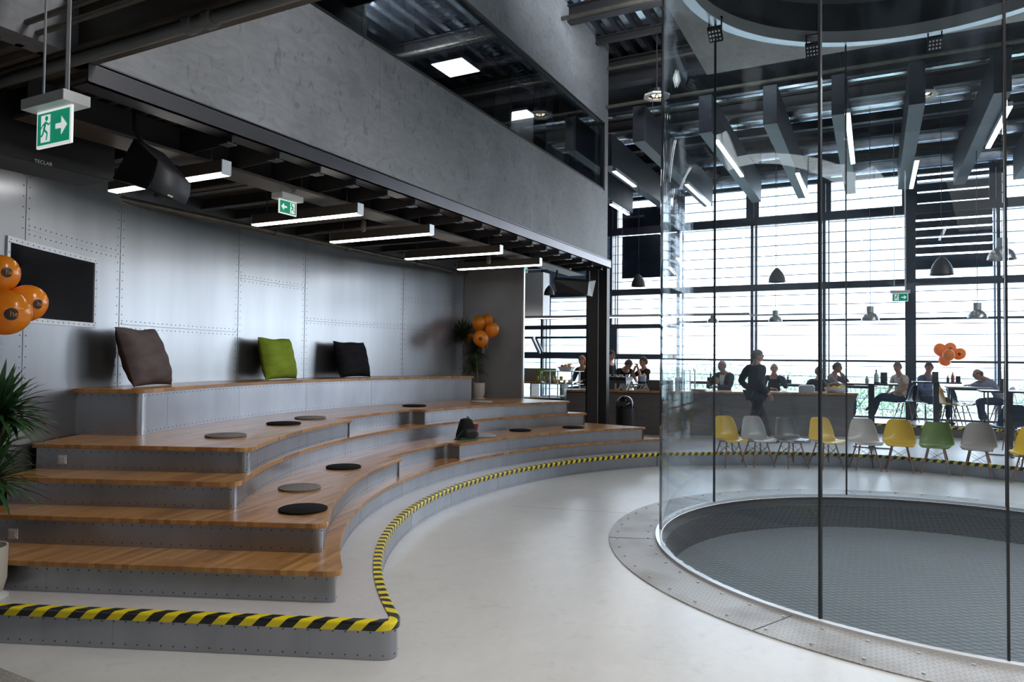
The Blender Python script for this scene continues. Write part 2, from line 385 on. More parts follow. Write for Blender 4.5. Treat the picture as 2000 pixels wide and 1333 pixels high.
floor = MB()
hole = [(GX+(GR-.02)*math.cos(a), GY+(GR-.02)*math.sin(a)) for a in [2*PI*i/96 for i in range(96)]]
bm_ring = []
outer = [(-14, -7), (14, -7), (14, 24), (-14, 24)]
k = len(floor.v)
# annulus fan from the round opening out to the rectangle
N = 96
def rect_pt(a):
    dx, dy = math.cos(a), math.sin(a); t = 1e9
    if dx > 1e-9: t = min(t, (14-GX)/dx)
    if dx < -1e-9: t = min(t, (-14-GX)/dx)
    if dy > 1e-9: t = min(t, (24-GY)/dy)
    if dy < -1e-9: t = min(t, (-7-GY)/dy)
    return (GX+dx*t, GY+dy*t)
angs = sorted([2*PI*i/N for i in range(N)]+[math.atan2(y-GY, x-GX) % (2*PI) for x, y in outer])
for a in angs:
    floor.v.append(Vector((GX+(GR-.02)*math.cos(a), GY+(GR-.02)*math.sin(a), 0))); x, y = rect_pt(a); floor.v.append(Vector((x, y, 0)))
M_ = len(angs)
for i in range(M_): j = (i+1) % M_; floor.face([2*i, 2*i+1, 2*j+1, 2*j])
fo = struct('floor', floor, MT['floor'], fix=True)
for p_ in fo.data.polygons:
    if p_.normal.z < 0: p_.flip()

# raised platform, edge path: left end face -> corner -> long arc -> café side
r0 = 5.89; c0 = -4.09; th = end_angle(r0, c0)
edge = [P2(r0, th)+Vector((-.926, -.378))*3.6]+[P2(r0, th)+Vector((-.926, -.378))*t for t in (2.4, 1.2)]
ci = len(edge)
edge += arc(r0, th, 141, 60)
edge += [p for p in catmull([(-3.22, 11.62), (-2.62, 12.1), (-1.75, 12.72), (-.75, 13.13), (.1, 13.33), (.75, 13.24), (1.5, 13.05), (2.3, 12.75), (3.4, 12.2), (4.6, 11.2), (5.6, 9.6)], 8)]
edge = round_corner(edge, ci, .17, 12)
poly = [tuple(p) for p in edge]+[(13, 9.6), (13, 19.0), (-11.5, 19.0), (-11.5, tuple(edge[0])[1])]
pf = MB(); pf.prism(poly, .0, Z0)
struct('floor_platform', pf, MT['floor2'])
# riveted skirting sheet on the platform edge + hazard profile
sk = MB(); off = []
for i, p in enumerate(edge):
    a = edge[max(i-1, 0)]; b = edge[min(i+1, len(edge)-1)]; d = (b-a).normalized(); nn = Vector((d.y, -d.x)); off.append((p, nn))
sgn = 1 if (off[2][1].x*NX+off[2][1].y*NY) > 0 else -1
sheet = [p+nn*sgn*.006 for p, nn in off]
sk.strip(sheet, 0.002, Z0-.01); sk.cur = 1
for p, nn in resample(sheet, .075):
    for z in (.028, Z0-.055): sk.rivet((p.x, p.y, z), (nn.x*sgn, nn.y*sgn, 0), .0058)
sk.cur = 2
for p, nn in resample(sheet, 1.22): sk.obox((p.x+nn.x*sgn*.0005, p.y+nn.y*sgn*.0005, Z0/2), (nn.y*.0015, -nn.x*.0015, 0), (nn.x*.001, nn.y*.001, 0), (0, 0, Z0/2-.012))
o = sk.build('platform_skirting', [MT['alu_riser'], MT['rivet'], MT['seam']], None, smooth=True, at=(-3.2, 4, 0))
tag(o, 'low riveted grey metal skirting wrapped round the edge of the concrete platform', 'skirting')
def hazard(edge_off, sgn, ztop, label, at, turn=0):
    """rounded corner guard swept along an edge, striped black and yellow"""
    hz = MB(); prof = [(-.047, .003), (-.044, .006), (.004, .006), (.012, .002), (.016, -.006), (.016, -.04), (.010, -.043)]
    L = 0; rows = []
    for i, (p, nn) in enumerate(edge_off):
        if i: L += (p-edge_off[i-1][0]).length*(1.0 if i < turn else 1.45)
        rows.append((L, [Vector((p.x+nn.x*sgn*a, p.y+nn.y*sgn*a, ztop+b)) for a, b in prof]))
    vv = [0]
    for (a, b), (c, d) in zip(prof, prof[1:]): vv.append(vv[-1]+math.hypot(c-a, d-b))
    def v_of(w, j): return vv[j] if w == 1.0 else (vv[3]+(vv[j]-vv[3])*(.15 if j < 3 else .8))
    k0 = len(hz.v)
    for L, r in rows: hz.v += r
    n = len(prof)
    for i in range(len(rows)-1):
        for j in range(n-1):
            vw = 1.0 if i < turn else (.15 if j < 3 else .8)
            hz.face([k0+i*n+j, k0+(i+1)*n+j, k0+(i+1)*n+j+1, k0+i*n+j+1], [(rows[i][0], v_of(vw, j)), (rows[i+1][0], v_of(vw, j)), (rows[i+1][0], v_of(vw, j+1)), (rows[i][0], v_of(vw, j+1))])
    o = hz.build('safety_edge_strip', MT['tape'], None, at=at, fix=False); s_ = o.modifiers.new('solid', 'SOLIDIFY'); s_.thickness = .004; s_.offset = 0
    return tag(o, label, 'edge strip', 'black and yellow edge strips')
hazard(off, sgn, Z0, 'black and yellow striped strip along the lowest platform edge nearest the glass cylinder', (-3.2, 4, Z0), ci+14)
# upper café level with its own strip
e2 = [Vector((-12, 17.42)), Vector((-3, 17.4)), Vector((-.1, 17.38)), Vector((.7, 17.36)), Vector((1.5, 17.34)), Vector((2.4, 17.28)), Vector((4, 17.1)), Vector((12, 16.6))]
pb = MB(); pb.prism([tuple(p) for p in e2]+[(12, 19.6), (-12, 19.6)], Z0, .432); struct('floor_upper', pb, MT['floor2'])
o2 = [(p, Vector((0, -1))) for p in e2]
hazard(o2, 1, .432, 'black and yellow striped strip on the rear café step behind the shell chairs', (0, 17.4, .432), 99)
sb = MB()
sb.strip([p+Vector((0, -.006)) for p in e2], Z0+.002, .425); o = sb.build('step_fascia', MT['laminate'], None, at=(0, 17.4, Z0)); s_ = o.modifiers.new('solid', 'SOLIDIFY'); s_.thickness = .008
tag(o, 'brown fascia board under the striped strip of the rear café step', 'fascia')

# ---- wooden tiers
seat = thing('stepped_seating', 'curved tiered seating of wooden treads on riveted metal risers', 'stepped seating', (-5, 6, Z0))
def tier(zb, zt, r, c, right, cut=None, wall_r=8.70, ov=.035, name=('wood_tread', 'metal_riser')):
    """zb,zt: base and top height; r: nose radius; c: end-line offset; right: (front,back) point of the right end; cut: (deg0,deg1,r)"""
    th = end_angle(r, c); pr = Vector(right[0]); ar = math.degrees(math.atan2(pr.y-CY, pr.x-CX)) % 360
    rr = (pr-Vector((CX, CY))).length
    path = [P2(r, th)+Vector((-.926, -.378))*t for t in (3.2, 1.6, .6)]; corner = len(path)
    if cut:
        a0, a1, rc = cut
        A = arc(r, th, a0, 24); B = arc(rc, a0, a1, 20); D = [P2(r+(rr-r)*(i/24), a1+(ar-a1)*i/24) for i in range(25)]
        path += A; k1 = len(path)-1; k2 = len(path); path += B; k3 = len(path)-1; k4 = len(path); path += D
        kr = len(path)-1
        path += [Vector(right[1])]
        for kk, dd in ((kr, .03), (k4, .05), (k3, .045), (k2, .012), (k1, .02), (corner, .135)): path = round_corner(path, kk, dd, 6)
    else:
        path += [P2(r+(rr-r)*max(0, (i-24)/24), th+(ar-th)*i/48) for i in range(49)]; kr = len(path)-1
        path += [Vector(right[1])]
        path = round_corner(path, kr, .03, 5); path = round_corner(path, corner, .135, 10)
    # tread polygon closed behind against the wall
    back = [P2(wall_r, a) for a in (150, 157, 165, 173, 181, 189, 197, 205, 209)]
    poly = [tuple(p) for p in path]+[tuple(b) for b in back if True]
    # clip start point to the wall radius
    st = path[0]; d = Vector((.926, .378))
    while (path[0]-Vector((CX, CY))).length > wall_r and (path[0]-path[1]).length > .02: path[0] = path[0]+d*.02
    a_s = math.degrees(math.atan2(path[0].y-CY, path[0].x-CX)) % 360
    a_e = math.degrees(math.atan2(path[-1].y-CY, path[-1].x-CX)) % 360
    poly = [tuple(p) for p in path]+[tuple(P2(wall_r, a_e+(a_s-a_e)*i/14)) for i in range(15)] if (path[-1]-Vector((CX, CY))).length < wall_r+.3 else [tuple(p) for p in path]+[tuple(P2(wall_r, 156+(a_s-156)*i/14)) for i in range(15)]
    t = MB(); t.prism(poly, zt-.036, zt)
    tr = t.build(name[0], MT['wood'], seat, bevel=.004)
    # riser sheet, set back under the nose
    o_ = []
    for i, p in enumerate(path):
        a = path[max(i-1, 0)]; b = path[min(i+1, len(path)-1)]; dd = (b-a)
        if dd.length < 1e-6: continue
        dd.normalize(); o_.append(p-Vector((dd.y, -dd.x))*ov)
    mrs = MB(); mrs.strip(o_, zb+.001, zt-.036); mrs.cur = 1
    for p, nn in resample(o_, .072):
        for z in (zb+.026, zt-.036-.024): mrs.rivet((p.x, p.y, z), (nn.x, nn.y, 0), .0056)
    mrs.cur = 2
    for p, nn in resample(o_, 1.35): mrs.obox((p.x, p.y, (zb+zt-.036)/2), (nn.y*.0015, -nn.x*.0015, 0), (nn.x*.0012, nn.y*.0012, 0), (0, 0, (zt-zb-.04)/2))
    rs = mrs.build(name[1], [MT['alu_riser'], MT['rivet'], MT['seam']], seat, smooth=True)
    return path
W_END = (-5.80, 11.60)
tier(Z0, Z1, 6.17, -4.35, ((-3.20, 12.02), (-4.4, 12.35)))
tier(Z1, Z2, 6.25, -4.71, ((-3.44, 11.71), (-4.65, 11.97)), cut=(192.2, 178.5, 6.47))
tier(Z2, Z3, 6.91, -5.02, ((-4.45, 11.58), (-5.2, 11.72)))
tier(Z3, Z4, 6.90, -5.38, ((-4.67, 11.34), (-5.78, 11.6)), cut=(191.8, 177.6, 7.14))
tier(Z4, Z5, 8.09, -6.0, ((-6.17, 10.62), (-6.72, 10.98)), name=('bench_top', 'bench_front'))
for (x, y, z) in ((122, 898, Z3), (26, 1043, Z1)):
    c = -5.38 if z == Z3 else -4.71
    v = ray(x, y); o_ = Vector((0, 0, CAMZ)); t_ = ((c-.036)-(NX*o_.x+NY*o_.y))/(NX*v.x+NY*v.y); p = o_+v*t_
    q = MB(); U = Vector((.926, .378, 0)); Nn = Vector((NX, NY, 0))
    q.obox(p+Nn*.003, U*.036, Nn*.004, (0, 0, .036)); q.cur = 1; q.obox(p+Nn*.008, U*.024, Nn*.003, (0, 0, .024))
    so = q.build('step_light', [MT['white'], MT['aluw']], seat, bevel=.002); so['label'] = 'square white switch plate'

# ================================================================= METAL WALL
WR = 8.73
def Pw(deg, z, r=WR): p = P2(r, deg); return Vector((p.x, p.y, z))
A0, A1 = 231.0, 157.9
nd = (213.9, 206.0); nz_ = (2.06, 2.62)
wl = MB(); cols = sorted(set([A0+(A1-A0)*i/70 for i in range(71)]+list(nd)), reverse=True); zs = [0.0, 1.0, nz_[0], nz_[1], 4.2]
idx = {}
for i, a in enumerate(cols):
    for j, z in enumerate(zs): idx[i, j] = len(wl.v); wl.v.append(Pw(a, z))
for i in range(len(cols)-1):
    for j in range(4):
        if j == 2 and nd[1]-.01 <= cols[i+1] and cols[i] <= nd[0]+.01: continue
        wl.face([idx[i, j], idx[i+1, j], idx[i+1, j+1], idx[i, j+1]])
# niche box
for zc, fl in ((nz_[0], 0), (nz_[1], 1)):
    wl.add([Pw(nd[0], zc), Pw(nd[1], zc), Pw(nd[1]-.5, zc, WR+.75), Pw(nd[0]+.5, zc, WR+.75)], [(0, 1, 2, 3)])
for a, a2 in ((nd[0], nd[0]+.5), (nd[1], nd[1]-.5)):
    wl.add([Pw(a, nz_[0]), Pw(a, nz_[1]), Pw(a2, nz_[1], WR+.75), Pw(a2, nz_[0], WR+.75)], [(0, 1, 2, 3)])
wl.cur = 1
wl.add([Pw(nd[0]+.5, nz_[0], WR+.75), Pw(nd[1]-.5, nz_[0], WR+.75), Pw(nd[1]-.5, nz_[1], WR+.75), Pw(nd[0]+.5, nz_[1], WR+.75)], [(0, 1, 2, 3)])
# seams and rivets
def rv(a, z): p = Pw(a, z, WR-.001); wl.cur = 2; wl.rivet(p, (CX-p.x, CY-p.y, 0), .0062)
dg = math.degrees(1/WR)
for a in (212.5, 203.3, 189.6, 180.9, 167.0, 159.5):
    lo = 1.2; hi = 3.5
    wl.cur = 3; p = Pw(a, (lo+hi)/2, WR-.002); t = Vector((math.sin(math.radians(a)), -math.cos(math.radians(a)), 0)); nn = Vector((CX-p.x, CY-p.y, 0)).normalized()
    if a == 212.5:
        wl.obox(Pw(a, 3.05, WR-.002), t*.0018, nn*.002, (0, 0, .4)); wl.obox(Pw(a, 1.6, WR-.002), t*.0018, nn*.002, (0, 0, .42))
    else: wl.obox(p, t*.0018, nn*.002, (0, 0, (hi-lo)/2))
    z = lo+.03
    while z < hi:
        if not (a == 212.5 and 1.98 < z < 2.68): rv(a-.042*dg, z); rv(a+.042*dg, z)
        z += .085
for z, a_, b_ in ((2.76, 212.5, 203.3), (2.07, 203.3, 189.6), (2.77, 189.6, 180.9), (2.29, 180.9, 159.5), (2.76, 167.0, 159.5)):
    wl.cur = 3; n_ = 10
    for i in range(n_):
        s0, s1 = a_+(b_-a_)*i/n_, a_+(b_-a_)*(i+1)/n_
        wl.add([Pw(s0, z-.0025, WR-.003), Pw(s1, z-.0025, WR-.003), Pw(s1, z+.0025, WR-.003), Pw(s0, z+.0025, WR-.003)], [(0, 1, 2, 3)])
    a = a_-.05*dg
    while a > b_: rv(a, z-.035); rv(a, z+.035); a -= .075*dg
struct('wall_left', wl, [MT['alu'], MT['channel'], MT['rivet'], MT['seam']], smooth=True, fix=False)
# niche frame
nf = MB(); fw = .04/WR*57.3
def fr_quad(a0, a1, z0, z1):
    k_ = 8
    for i in range(k_):
        b0, b1 = a0+(a1-a0)*i/k_, a0+(a1-a0)*(i+1)/k_
        q = [Pw(b0, z0, WR-.014), Pw(b1, z0, WR-.014), Pw(b1, z1, WR-.014), Pw(b0, z1, WR-.014), Pw(b0, z0, WR), Pw(b1, z0, WR), Pw(b1, z1, WR), Pw(b0, z1, WR)]
        nf.add(q, [(0, 1, 2, 3), (4, 7, 6, 5), (0, 4, 5, 1), (3, 2, 6, 7), (0, 3, 7, 4), (1, 5, 6, 2)])
fr_quad(nd[0]+fw, nd[1]-fw, nz_[1], nz_[1]+.045); fr_quad(nd[0]+fw, nd[1]-fw, nz_[0]-.045, nz_[0])
fr_quad(nd[0]+fw, nd[0], nz_[0], nz_[1]); fr_quad(nd[1], nd[1]-fw, nz_[0], nz_[1]); nf.cur = 1
for i in range(17):
    a = nd[0]+(nd[1]-nd[0])*i/16
    for z in (nz_[0]-.022, nz_[1]+.022): p = Pw(a, z, WR-.014); nf.rivet(p, (CX-p.x, CY-p.y, 0), .006)
for i in range(8):
    z = nz_[0]+(nz_[1]-nz_[0])*i/7
    for a in (nd[0]+fw/2, nd[1]-fw/2): p = Pw(a, z, WR-.014); nf.rivet(p, (CX-p.x, CY-p.y, 0), .006)
struct('trim_niche', nf, [mat('frame_sheet', (.6, .62, .65), .45, .6), MT['rivet']])
# flat end panel and its bright edge
wp = MB(); a = Pw(A1, 0); b = Vector((-5.74, 11.62, 0)); wp.bar((a.x, a.y, 2.1), (b.x, b.y, 2.1), .03, 4.2)
wp.cur = 1; wp.box((b.x-.005, b.y-.02, 0), (b.x+.03, b.y+.03, 4.0))
wp.cur = 0; wp.bar((b.x-.02, b.y, 2.1), (b.x-1.2, b.y+2.0, 2.1), .03, 4.2)
struct('wall_left_end', wp, [mat('end_panel', (.19, .19, .2), .45, .5, noise=((2, 2, 1.2), .12, 4)), MT['aluw']])
# remaining walls around the hall (behind and left of the camera)
bk = MB(); bk.box((-14, -7.2, 0), (14, -7, 8)); struct('wall_back', bk, MT['conc'])
bk = MB(); bk.box((13, -7, 0), (13.2, 19.4, 8)); bk.box((8.0, 19.1, 0), (13, 19.35, 8)); struct('wall_right', bk, MT['conc'])
bk = MB(); bk.box((-14.2, -7, 0), (-14, 24, 8)); struct('wall_far_left', bk, MT['conc'])


def depth_pt(x, y, d): return Vector((0, 0, CAMZ))+ray(x, y)*d
# ================================================================= GALLERY (upper left) AND LOW CEILING
XF = -4.4
cw = MB()
cw.box((XF-.2, -7, 3.62), (XF, 12.42, 4.86)); cw.box((XF-.2, -7, 6.11), (XF, 12.42, 7.5)); cw.box((XF-.2, 12.26, 4.86), (XF, 12.42, 6.11))
cw.cur = 1
for y in (5.65, 9.17): cw.box((XF, y-.004, 3.63), (XF+.002, y+.004, 4.85)); cw.box((XF, y-.004, 6.12), (XF+.002, y+.004, 7.4))
struct('wall_gallery', cw, [MT['conc'], MT['seam']])
wf = MB()
wf.box((XF-.09, -2, 4.86), (XF-.01, 12.26, 4.90)); wf.box((XF-.09, -2, 6.07), (XF-.01, 12.26, 6.11)); wf.box((XF-.09, 12.22, 4.86), (XF-.01, 12.26, 6.11))
g = wf and struct('window_1', wf, MT['black'])
gl = MB(); ys = [-2, 1.3, 3.3, 5.4, 7.55, 9.3, 10.9, 12.22]
for a, b in zip(ys, ys[1:]): gl.box((XF-.055, a+.004, 4.90), (XF-.043, b-.004, 6.07))
gl.build('pane', MT['mglass'], g)
# gallery interior: floor, back wall, columns, lamps
gi = MB(); gi.box((-10.5, -7, 3.78), (XF-.2, 12.4, 4.0)); struct('floor_gallery', gi, MT['dark'])
gi = MB(); gi.box((-10.7, -7, 4.0), (-10.5, 12.4, 7.5)); gi.box((-10.5, 12.28, 4.0), (-4.6, 12.42, 7.5)); struct('wall_gallery_back', gi, MT['navy'])
def steel_post(a, b, w_, label, mt='steel'):
    q = MB(); q.bar(a, b, w_, w_); o = q.build('steel_column', MT[mt], None, at=a); return tag(o, label, 'column')
steel_post((-4.95, 4.9, 4.0), (-5.15, 5.3, 7.45), .26, 'black steel post slanting beside the small square lamp behind the gallery window')
steel_post((-4.95, 6.75, 4.0), (-4.95, 6.75, 7.45), .2, 'upright black steel post crossing the large bright panel behind the gallery window')
steel_post((-5.2, 9.6, 4.0), (-5.5, 10.5, 7.45), .24, 'slanting brown steel post behind the gallery window right of the round air diffuser', 'steel_brown')
steel_post((-4.9, 10.6, 4.0), (-4.9, 10.6, 7.45), .22, 'upright dark post near the far end of the gallery window')
steel_post((-5.0, 11.4, 4.0), (-4.95, 11.9, 7.45), .2, 'slanting steel post closest to the far end of the gallery window', 'steel_brown')
def light_panel(c, sx, sy, label, hung=7.4):
    t = thing('square_ceiling_light', label, 'ceiling light', c, 'square light panels over the gallery')
    q = MB(); q.box((c[0]-sx/2, c[1]-sy/2, c[2]), (c[0]+sx/2, c[1]+sy/2, c[2]+.05)); q.build('panel_housing', MT['aluw'], t)
    q = MB(); q.box((c[0]-sx/2+.02, c[1]-sy/2+.02, c[2]-.006), (c[0]+sx/2-.02, c[1]+sy/2-.02, c[2])); q.build('diffuser', MT['panel'], t)
    for s_ in (-1, 1): MB().tube([(c[0], c[1]+s_*sy*.4, c[2]+.05), (c[0], c[1]+s_*sy*.4, hung)], .006, 5).build('hanger', MT['steel'], t)
light_panel((-6.2, 9.95, 6.6), .62, .62, 'square bright light panel behind the gallery window, largest of those seen')
light_panel((-6.1, 13.1-1.0, 6.45), .6, .5, 'square bright light panel behind the gallery window near its far end')
light_panel((-5.05, 5.38, 5.05), .2, .14, 'small square lamp seen low behind the gallery window at top centre')
light_panel((-5.1, 11.3, 5.15), .5, .35, 'dim light panel seen low behind the far end of the gallery window')
t = thing('air_diffuser', 'white square ceiling air diffuser with radial slots behind gallery window', 'air diffuser', (-6.0, 10.75, 6.6))
q = MB(); q.box((-6.32, 10.43, 6.6), (-5.68, 11.07, 6.63)); q.build('diffuser_plate', MT['channel'], t)
q = MB()
for i in range(28):
    a = 2*PI*i/28; d = Vector((math.cos(a), math.sin(a), 0)); c_ = Vector((-6.0, 10.75, 6.597)); q.bar(c_+d*.13, c_+d*.28, .02, .004)
q.build('slots', MT['dark'], t)
q = MB(); q.lathe([(.14, 0), (.14, .9)], (-6.0, 10.75, 6.63)); q.build('duct_neck', MT['galv'], t)
def duct(a, b, r, label, ring=.12):
    q = MB(); q.tube([a, b], r, 20); a, b = Vector(a), Vector(b); L = (b-a).length; n_ = int(L/ring)
    for i in range(1, n_):
        p = a+(b-a)*i/n_; q.tube([p-(b-a).normalized()*.008, p+(b-a).normalized()*.008], r*1.035, 20)
    return tag(q.build('ventilation_duct', MT['galv'], None, smooth=True, at=tuple(a)), label, 'duct', 'round ventilation ducts')
duct((-5.6, 1, 6.85), (-5.6, 12.2, 6.85), .2, 'round spiral duct running along behind the gallery window')
q = MB()
for i in range(60): q.box((-5.3, 4+i*.12, 6.42), (-5.02, 4.03+i*.12, 6.44))
q.box((-5.31, 4, 6.42), (-5.29, 11.2, 6.5)); q.box((-5.03, 4, 6.42), (-5.01, 11.2, 6.5))
tag(q.build('cable_tray', MT['aluw'], None, at=(-5.2, 4, 6.42)), 'ladder-like cable tray hung behind the gallery window', 'cable tray')

# soffit: deck under the gallery, edge channel, main beam with stub beams
dk = MB()
n_ = 150
for i in range(n_):
    y0 = -6+i*.125; pts = [(y0, 3.62), (y0+.04, 3.62), (y0+.055, 3.66), (y0+.11, 3.66), (y0+.125, 3.62)]
    for (ya, za), (yb, zb_) in zip(pts, pts[1:]): dk.add([(-9.5, ya, za), (XF-.15, ya, za), (XF-.15, yb, zb_), (-9.5, yb, zb_)], [(0, 1, 2, 3)])
dk.box((-9.5, -6, 3.67), (XF-.2, 12.75, 3.78))
struct('ceiling_low', dk, MT['steel_brown'])
ch = MB(); ch.box((XF-.16, 2.7, 3.60), (XF+.012, 12.6, 3.62)); ch.box((XF, 2.7, 3.47), (XF+.012, 12.6, 3.61)); ch.box((XF-.16, 2.7, 3.47), (XF+.012, 12.6, 3.482))
tag(ch.build('edge_channel', MT['channel'], None, at=(XF, 2.7, 3.47)), 'long grey steel channel along the bottom edge of the concrete gallery front', 'steel channel')
XB = -5.05
mbm = thing('floor_beam', 'long dark steel I-beam carrying stub beams beneath the gallery edge', 'steel beam', (XB, 2.7, 3.36))
q = MB(); q.box((XB-.16, 2.7, 3.36), (XB+.16, 12.55, 3.385)); q.build('bottom_flange', MT['steel_brown'], mbm)
q = MB(); q.box((XB-.008, 2.7, 3.385), (XB+.008, 12.55, 3.62))
for y in (5.1, 6.0, 9.5, 10.5): q.box((XB+.008, y-.006, 3.385), (XB+.15, y+.006, 3.6))
q.build('web', MT['steel'], mbm)
for i in range(18):
    y = 3.86+i*.4915; q = MB()
    q.box((XB+.02, y-.004, 3.47), (XF-.02, y+.004, 3.60))
    q.box((XF-.13, y-.045, 3.405), (XF-.03, y+.045, 3.415)); q.box((XF-.13, y-.004, 3.41), (XF-.03, y+.004, 3.6))
    q.add([(XF-.13, y-.004, 3.41), (XF-.13, y-.004, 3.47), (XB+.02, y-.004, 3.47), (XB+.02, y-.004, 3.385), (XF-.13, y+.004, 3.41), (XF-.13, y+.004, 3.47), (XB+.02, y+.004, 3.47), (XB+.02, y+.004, 3.385)], [(0, 1, 2, 3), (4, 7, 6, 5), (0, 3, 7, 4)])
    q.build('stub_beam', MT['steel'], mbm)
for i in range(16):   # cross joists further in under the deck
    y = 3.4+i*.6; q = MB(); q.box((-9, y-.05, 3.5), (XB-.02, y+.05, 3.51)); q.box((-9, y-.005, 3.51), (XB-.02, y+.005, 3.62))
    tag(q.build('joist', MT['steel'], None, at=(-7, y, 3.5)), 'dark steel joist crossing under the low ceiling above the tiers', 'steel beam', 'joists under the low ceiling')
# column that carries the gallery corner
t = thing('steel_column', 'wide dark steel column standing behind the right end of the tiers', 'column', (-4.62, 12.55, Z0))
q = MB(); q.box((-4.84, 12.5, Z0), (-4.60, 12.52, 3.47)); q.box((-4.84, 12.68, Z0), (-4.60, 12.70, 3.47)); q.box((-4.73, 12.52, Z0), (-4.71, 12.68, 3.47)); q.box((-4.84, 12.5, Z0), (-4.82, 12.7, 3.47)); q.build('main_section', MT['steel'], t)
q = MB(); q.box((-4.595, 12.52, Z0), (-4.44, 12.68, 3.47)); q.build('side_section', MT['black'], t)
q = MB(); q.box((-4.603, 12.495, Z0), (-4.592, 12.5, 3.47)); q.build('edge_strip', MT['aluw'], t)
# sprinkler pipe along the wall with branches, caged lamps
t = thing('sprinkler_pipe', 'long steel pipe under the low ceiling with branches along the metal wall', 'pipe', (-6.7, 4.4, 3.32))
q = MB(); q.tube([(-6.7, 3.2, 3.32), (-6.7, 11.3, 3.32)], .034, 12)
for y in (4.45, 6.55, 7.9, 9.6, 10.9): q.tube([(-6.7, y-.04, 3.32), (-6.7, y+.04, 3.32)], .045, 12)
q.build('main_pipe', MT['pipe'], t, smooth=True)
for y in (3.9, 6.58, 9.62): q = MB(); q.tube([(-6.7, y, 3.32), (-6.7, y, 3.42), (-5.35, y, 3.42), (-5.35, y, 3.36)], .018, 8); q.build('branch_pipe', MT['pipe'], t, smooth=True)
for y in (4.9, 7.3, 9.9, 10.9): q = MB(); q.tube([(-6.75, y, 3.45), (-5.3, y, 3.45)], .024, 8); q.build('cross_pipe', MT['pipe'], t, smooth=True)
for x, y in ((-5.35, 3.9), (-5.35, 6.58), (-5.35, 9.62)):
    q = MB(); q.lathe([(.012, .06), (.03, .05), (.03, .02), (.034, 0), (.03, -.05), (.012, -.07)], (x, y, 3.31), 10)
    tag(q.build('caged_lamp', MT['pipe'], None, smooth=True, at=(x, y, 3.3)), 'small caged pipe lamp under the low ceiling, '+{3.9: 'nearest, by the tilted loudspeaker', 6.58: 'middle one of three', 9.62: 'farthest one of three'}[y], 'lamp', 'caged lamps under the low ceiling')
# linear lights over the tiers
def linear_light(a, b, z, w_, h, label, group, top=None, cat='linear light', caps=True):
    a, b = Vector((a[0], a[1], z)), Vector((b[0], b[1], z)); t = thing('linear_light', label, cat, tuple((a+b)/2), group)
    q = MB(); q.bar(a+Vector((0, 0, h/2+.008)), b+Vector((0, 0, h/2+.008)), w_, h); q.build('housing', MT['steel_brown'] if caps else MT['aluw'], t)
    q = MB(); q.bar(a, b, w_-.01, .014); q.build('diffuser', MT['tube'], t)
    if caps:
        d = (b-a).normalized()
        for p in (a-d*.004, b+d*.004): MB().obox(p+Vector((0, 0, h/2)), d*.004, d.cross(Vector((0, 0, 1)))*w_/2, (0, 0, h/2+.008)).build('end_cap', MT['aluw'], t)
    if top:
        for f_ in (.12, .88): p = a.lerp(b, f_); MB().tube([(p.x, p.y, z+h), (p.x, p.y, top)], .004, 5).build('hanger', MT['steel'], t)
    return t
for (x0, y0, x1, y1, l) in ((222, 375, 440, 340, 'slim light under the low ceiling, partly hidden by the tilted loudspeaker'), (500, 441, 701, 418, 'slim light under the low ceiling right of the small exit sign'),
                          (654, 475, 838, 456, 'slim light under the low ceiling, middle of the row above the tiers'), (804, 509, 970, 492, 'slim light under the low ceiling, second from the far end of the row'),
                          (900, 528, 1052, 517, 'slim light under the low ceiling, farthest and lowest in the photo row')):
    a = px(x0, y0, 2, 3.2); b = px(x1, y1, 2, 3.2); ym = (a.y+b.y)/2; linear_light((a.x, ym), (b.x, ym), 3.2, .09, .1, l, 'slim lights over the tiers', 3.6)
# near slab over the camera with its edge beam
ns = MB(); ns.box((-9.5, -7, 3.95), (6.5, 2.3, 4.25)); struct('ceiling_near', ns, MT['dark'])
t = thing('edge_beam', 'heavy brown steel beam crossing the top left corner of the photo', 'steel beam', (-4, 2.6, 3.6))
q = MB(); q.box((-9, 2.55, 3.6), (3.2, 2.75, 3.62)); q.box((-9, 2.55, 3.93), (3.2, 2.75, 3.95)); q.box((-9, 2.64, 3.62), (3.2, 2.66, 3.93)); q.build('beam_section', MT['steel_brown'], t)
t = thing('conduit_pair', 'pair of thin grey conduits running beside the beam at top left', 'pipe', (-4, 2.44, 3.72))
for y, z in ((2.40, 3.66), (2.34, 3.70)): q = MB(); q.tube([(-9, y, z), (2, y, z)], .017, 8); q.build('conduit', MT['pipe'], t, smooth=True)
q = MB(); q.tube([(-9, 2.60, 3.57), (2, 2.60, 3.57)], .034, 10)
for x in (-3.35, -3.2): q.tube([(x, 2.6, 3.57), (x+.06, 2.6, 3.57)], .05, 10)
tag(q.build('steel_pipe', mat('dull_pipe', (.16, .17, .17), .5, .4), None, smooth=True, at=(-4, 2.6, 3.57)), 'steel pipe with a clamp fixed under the beam at top left', 'pipe')

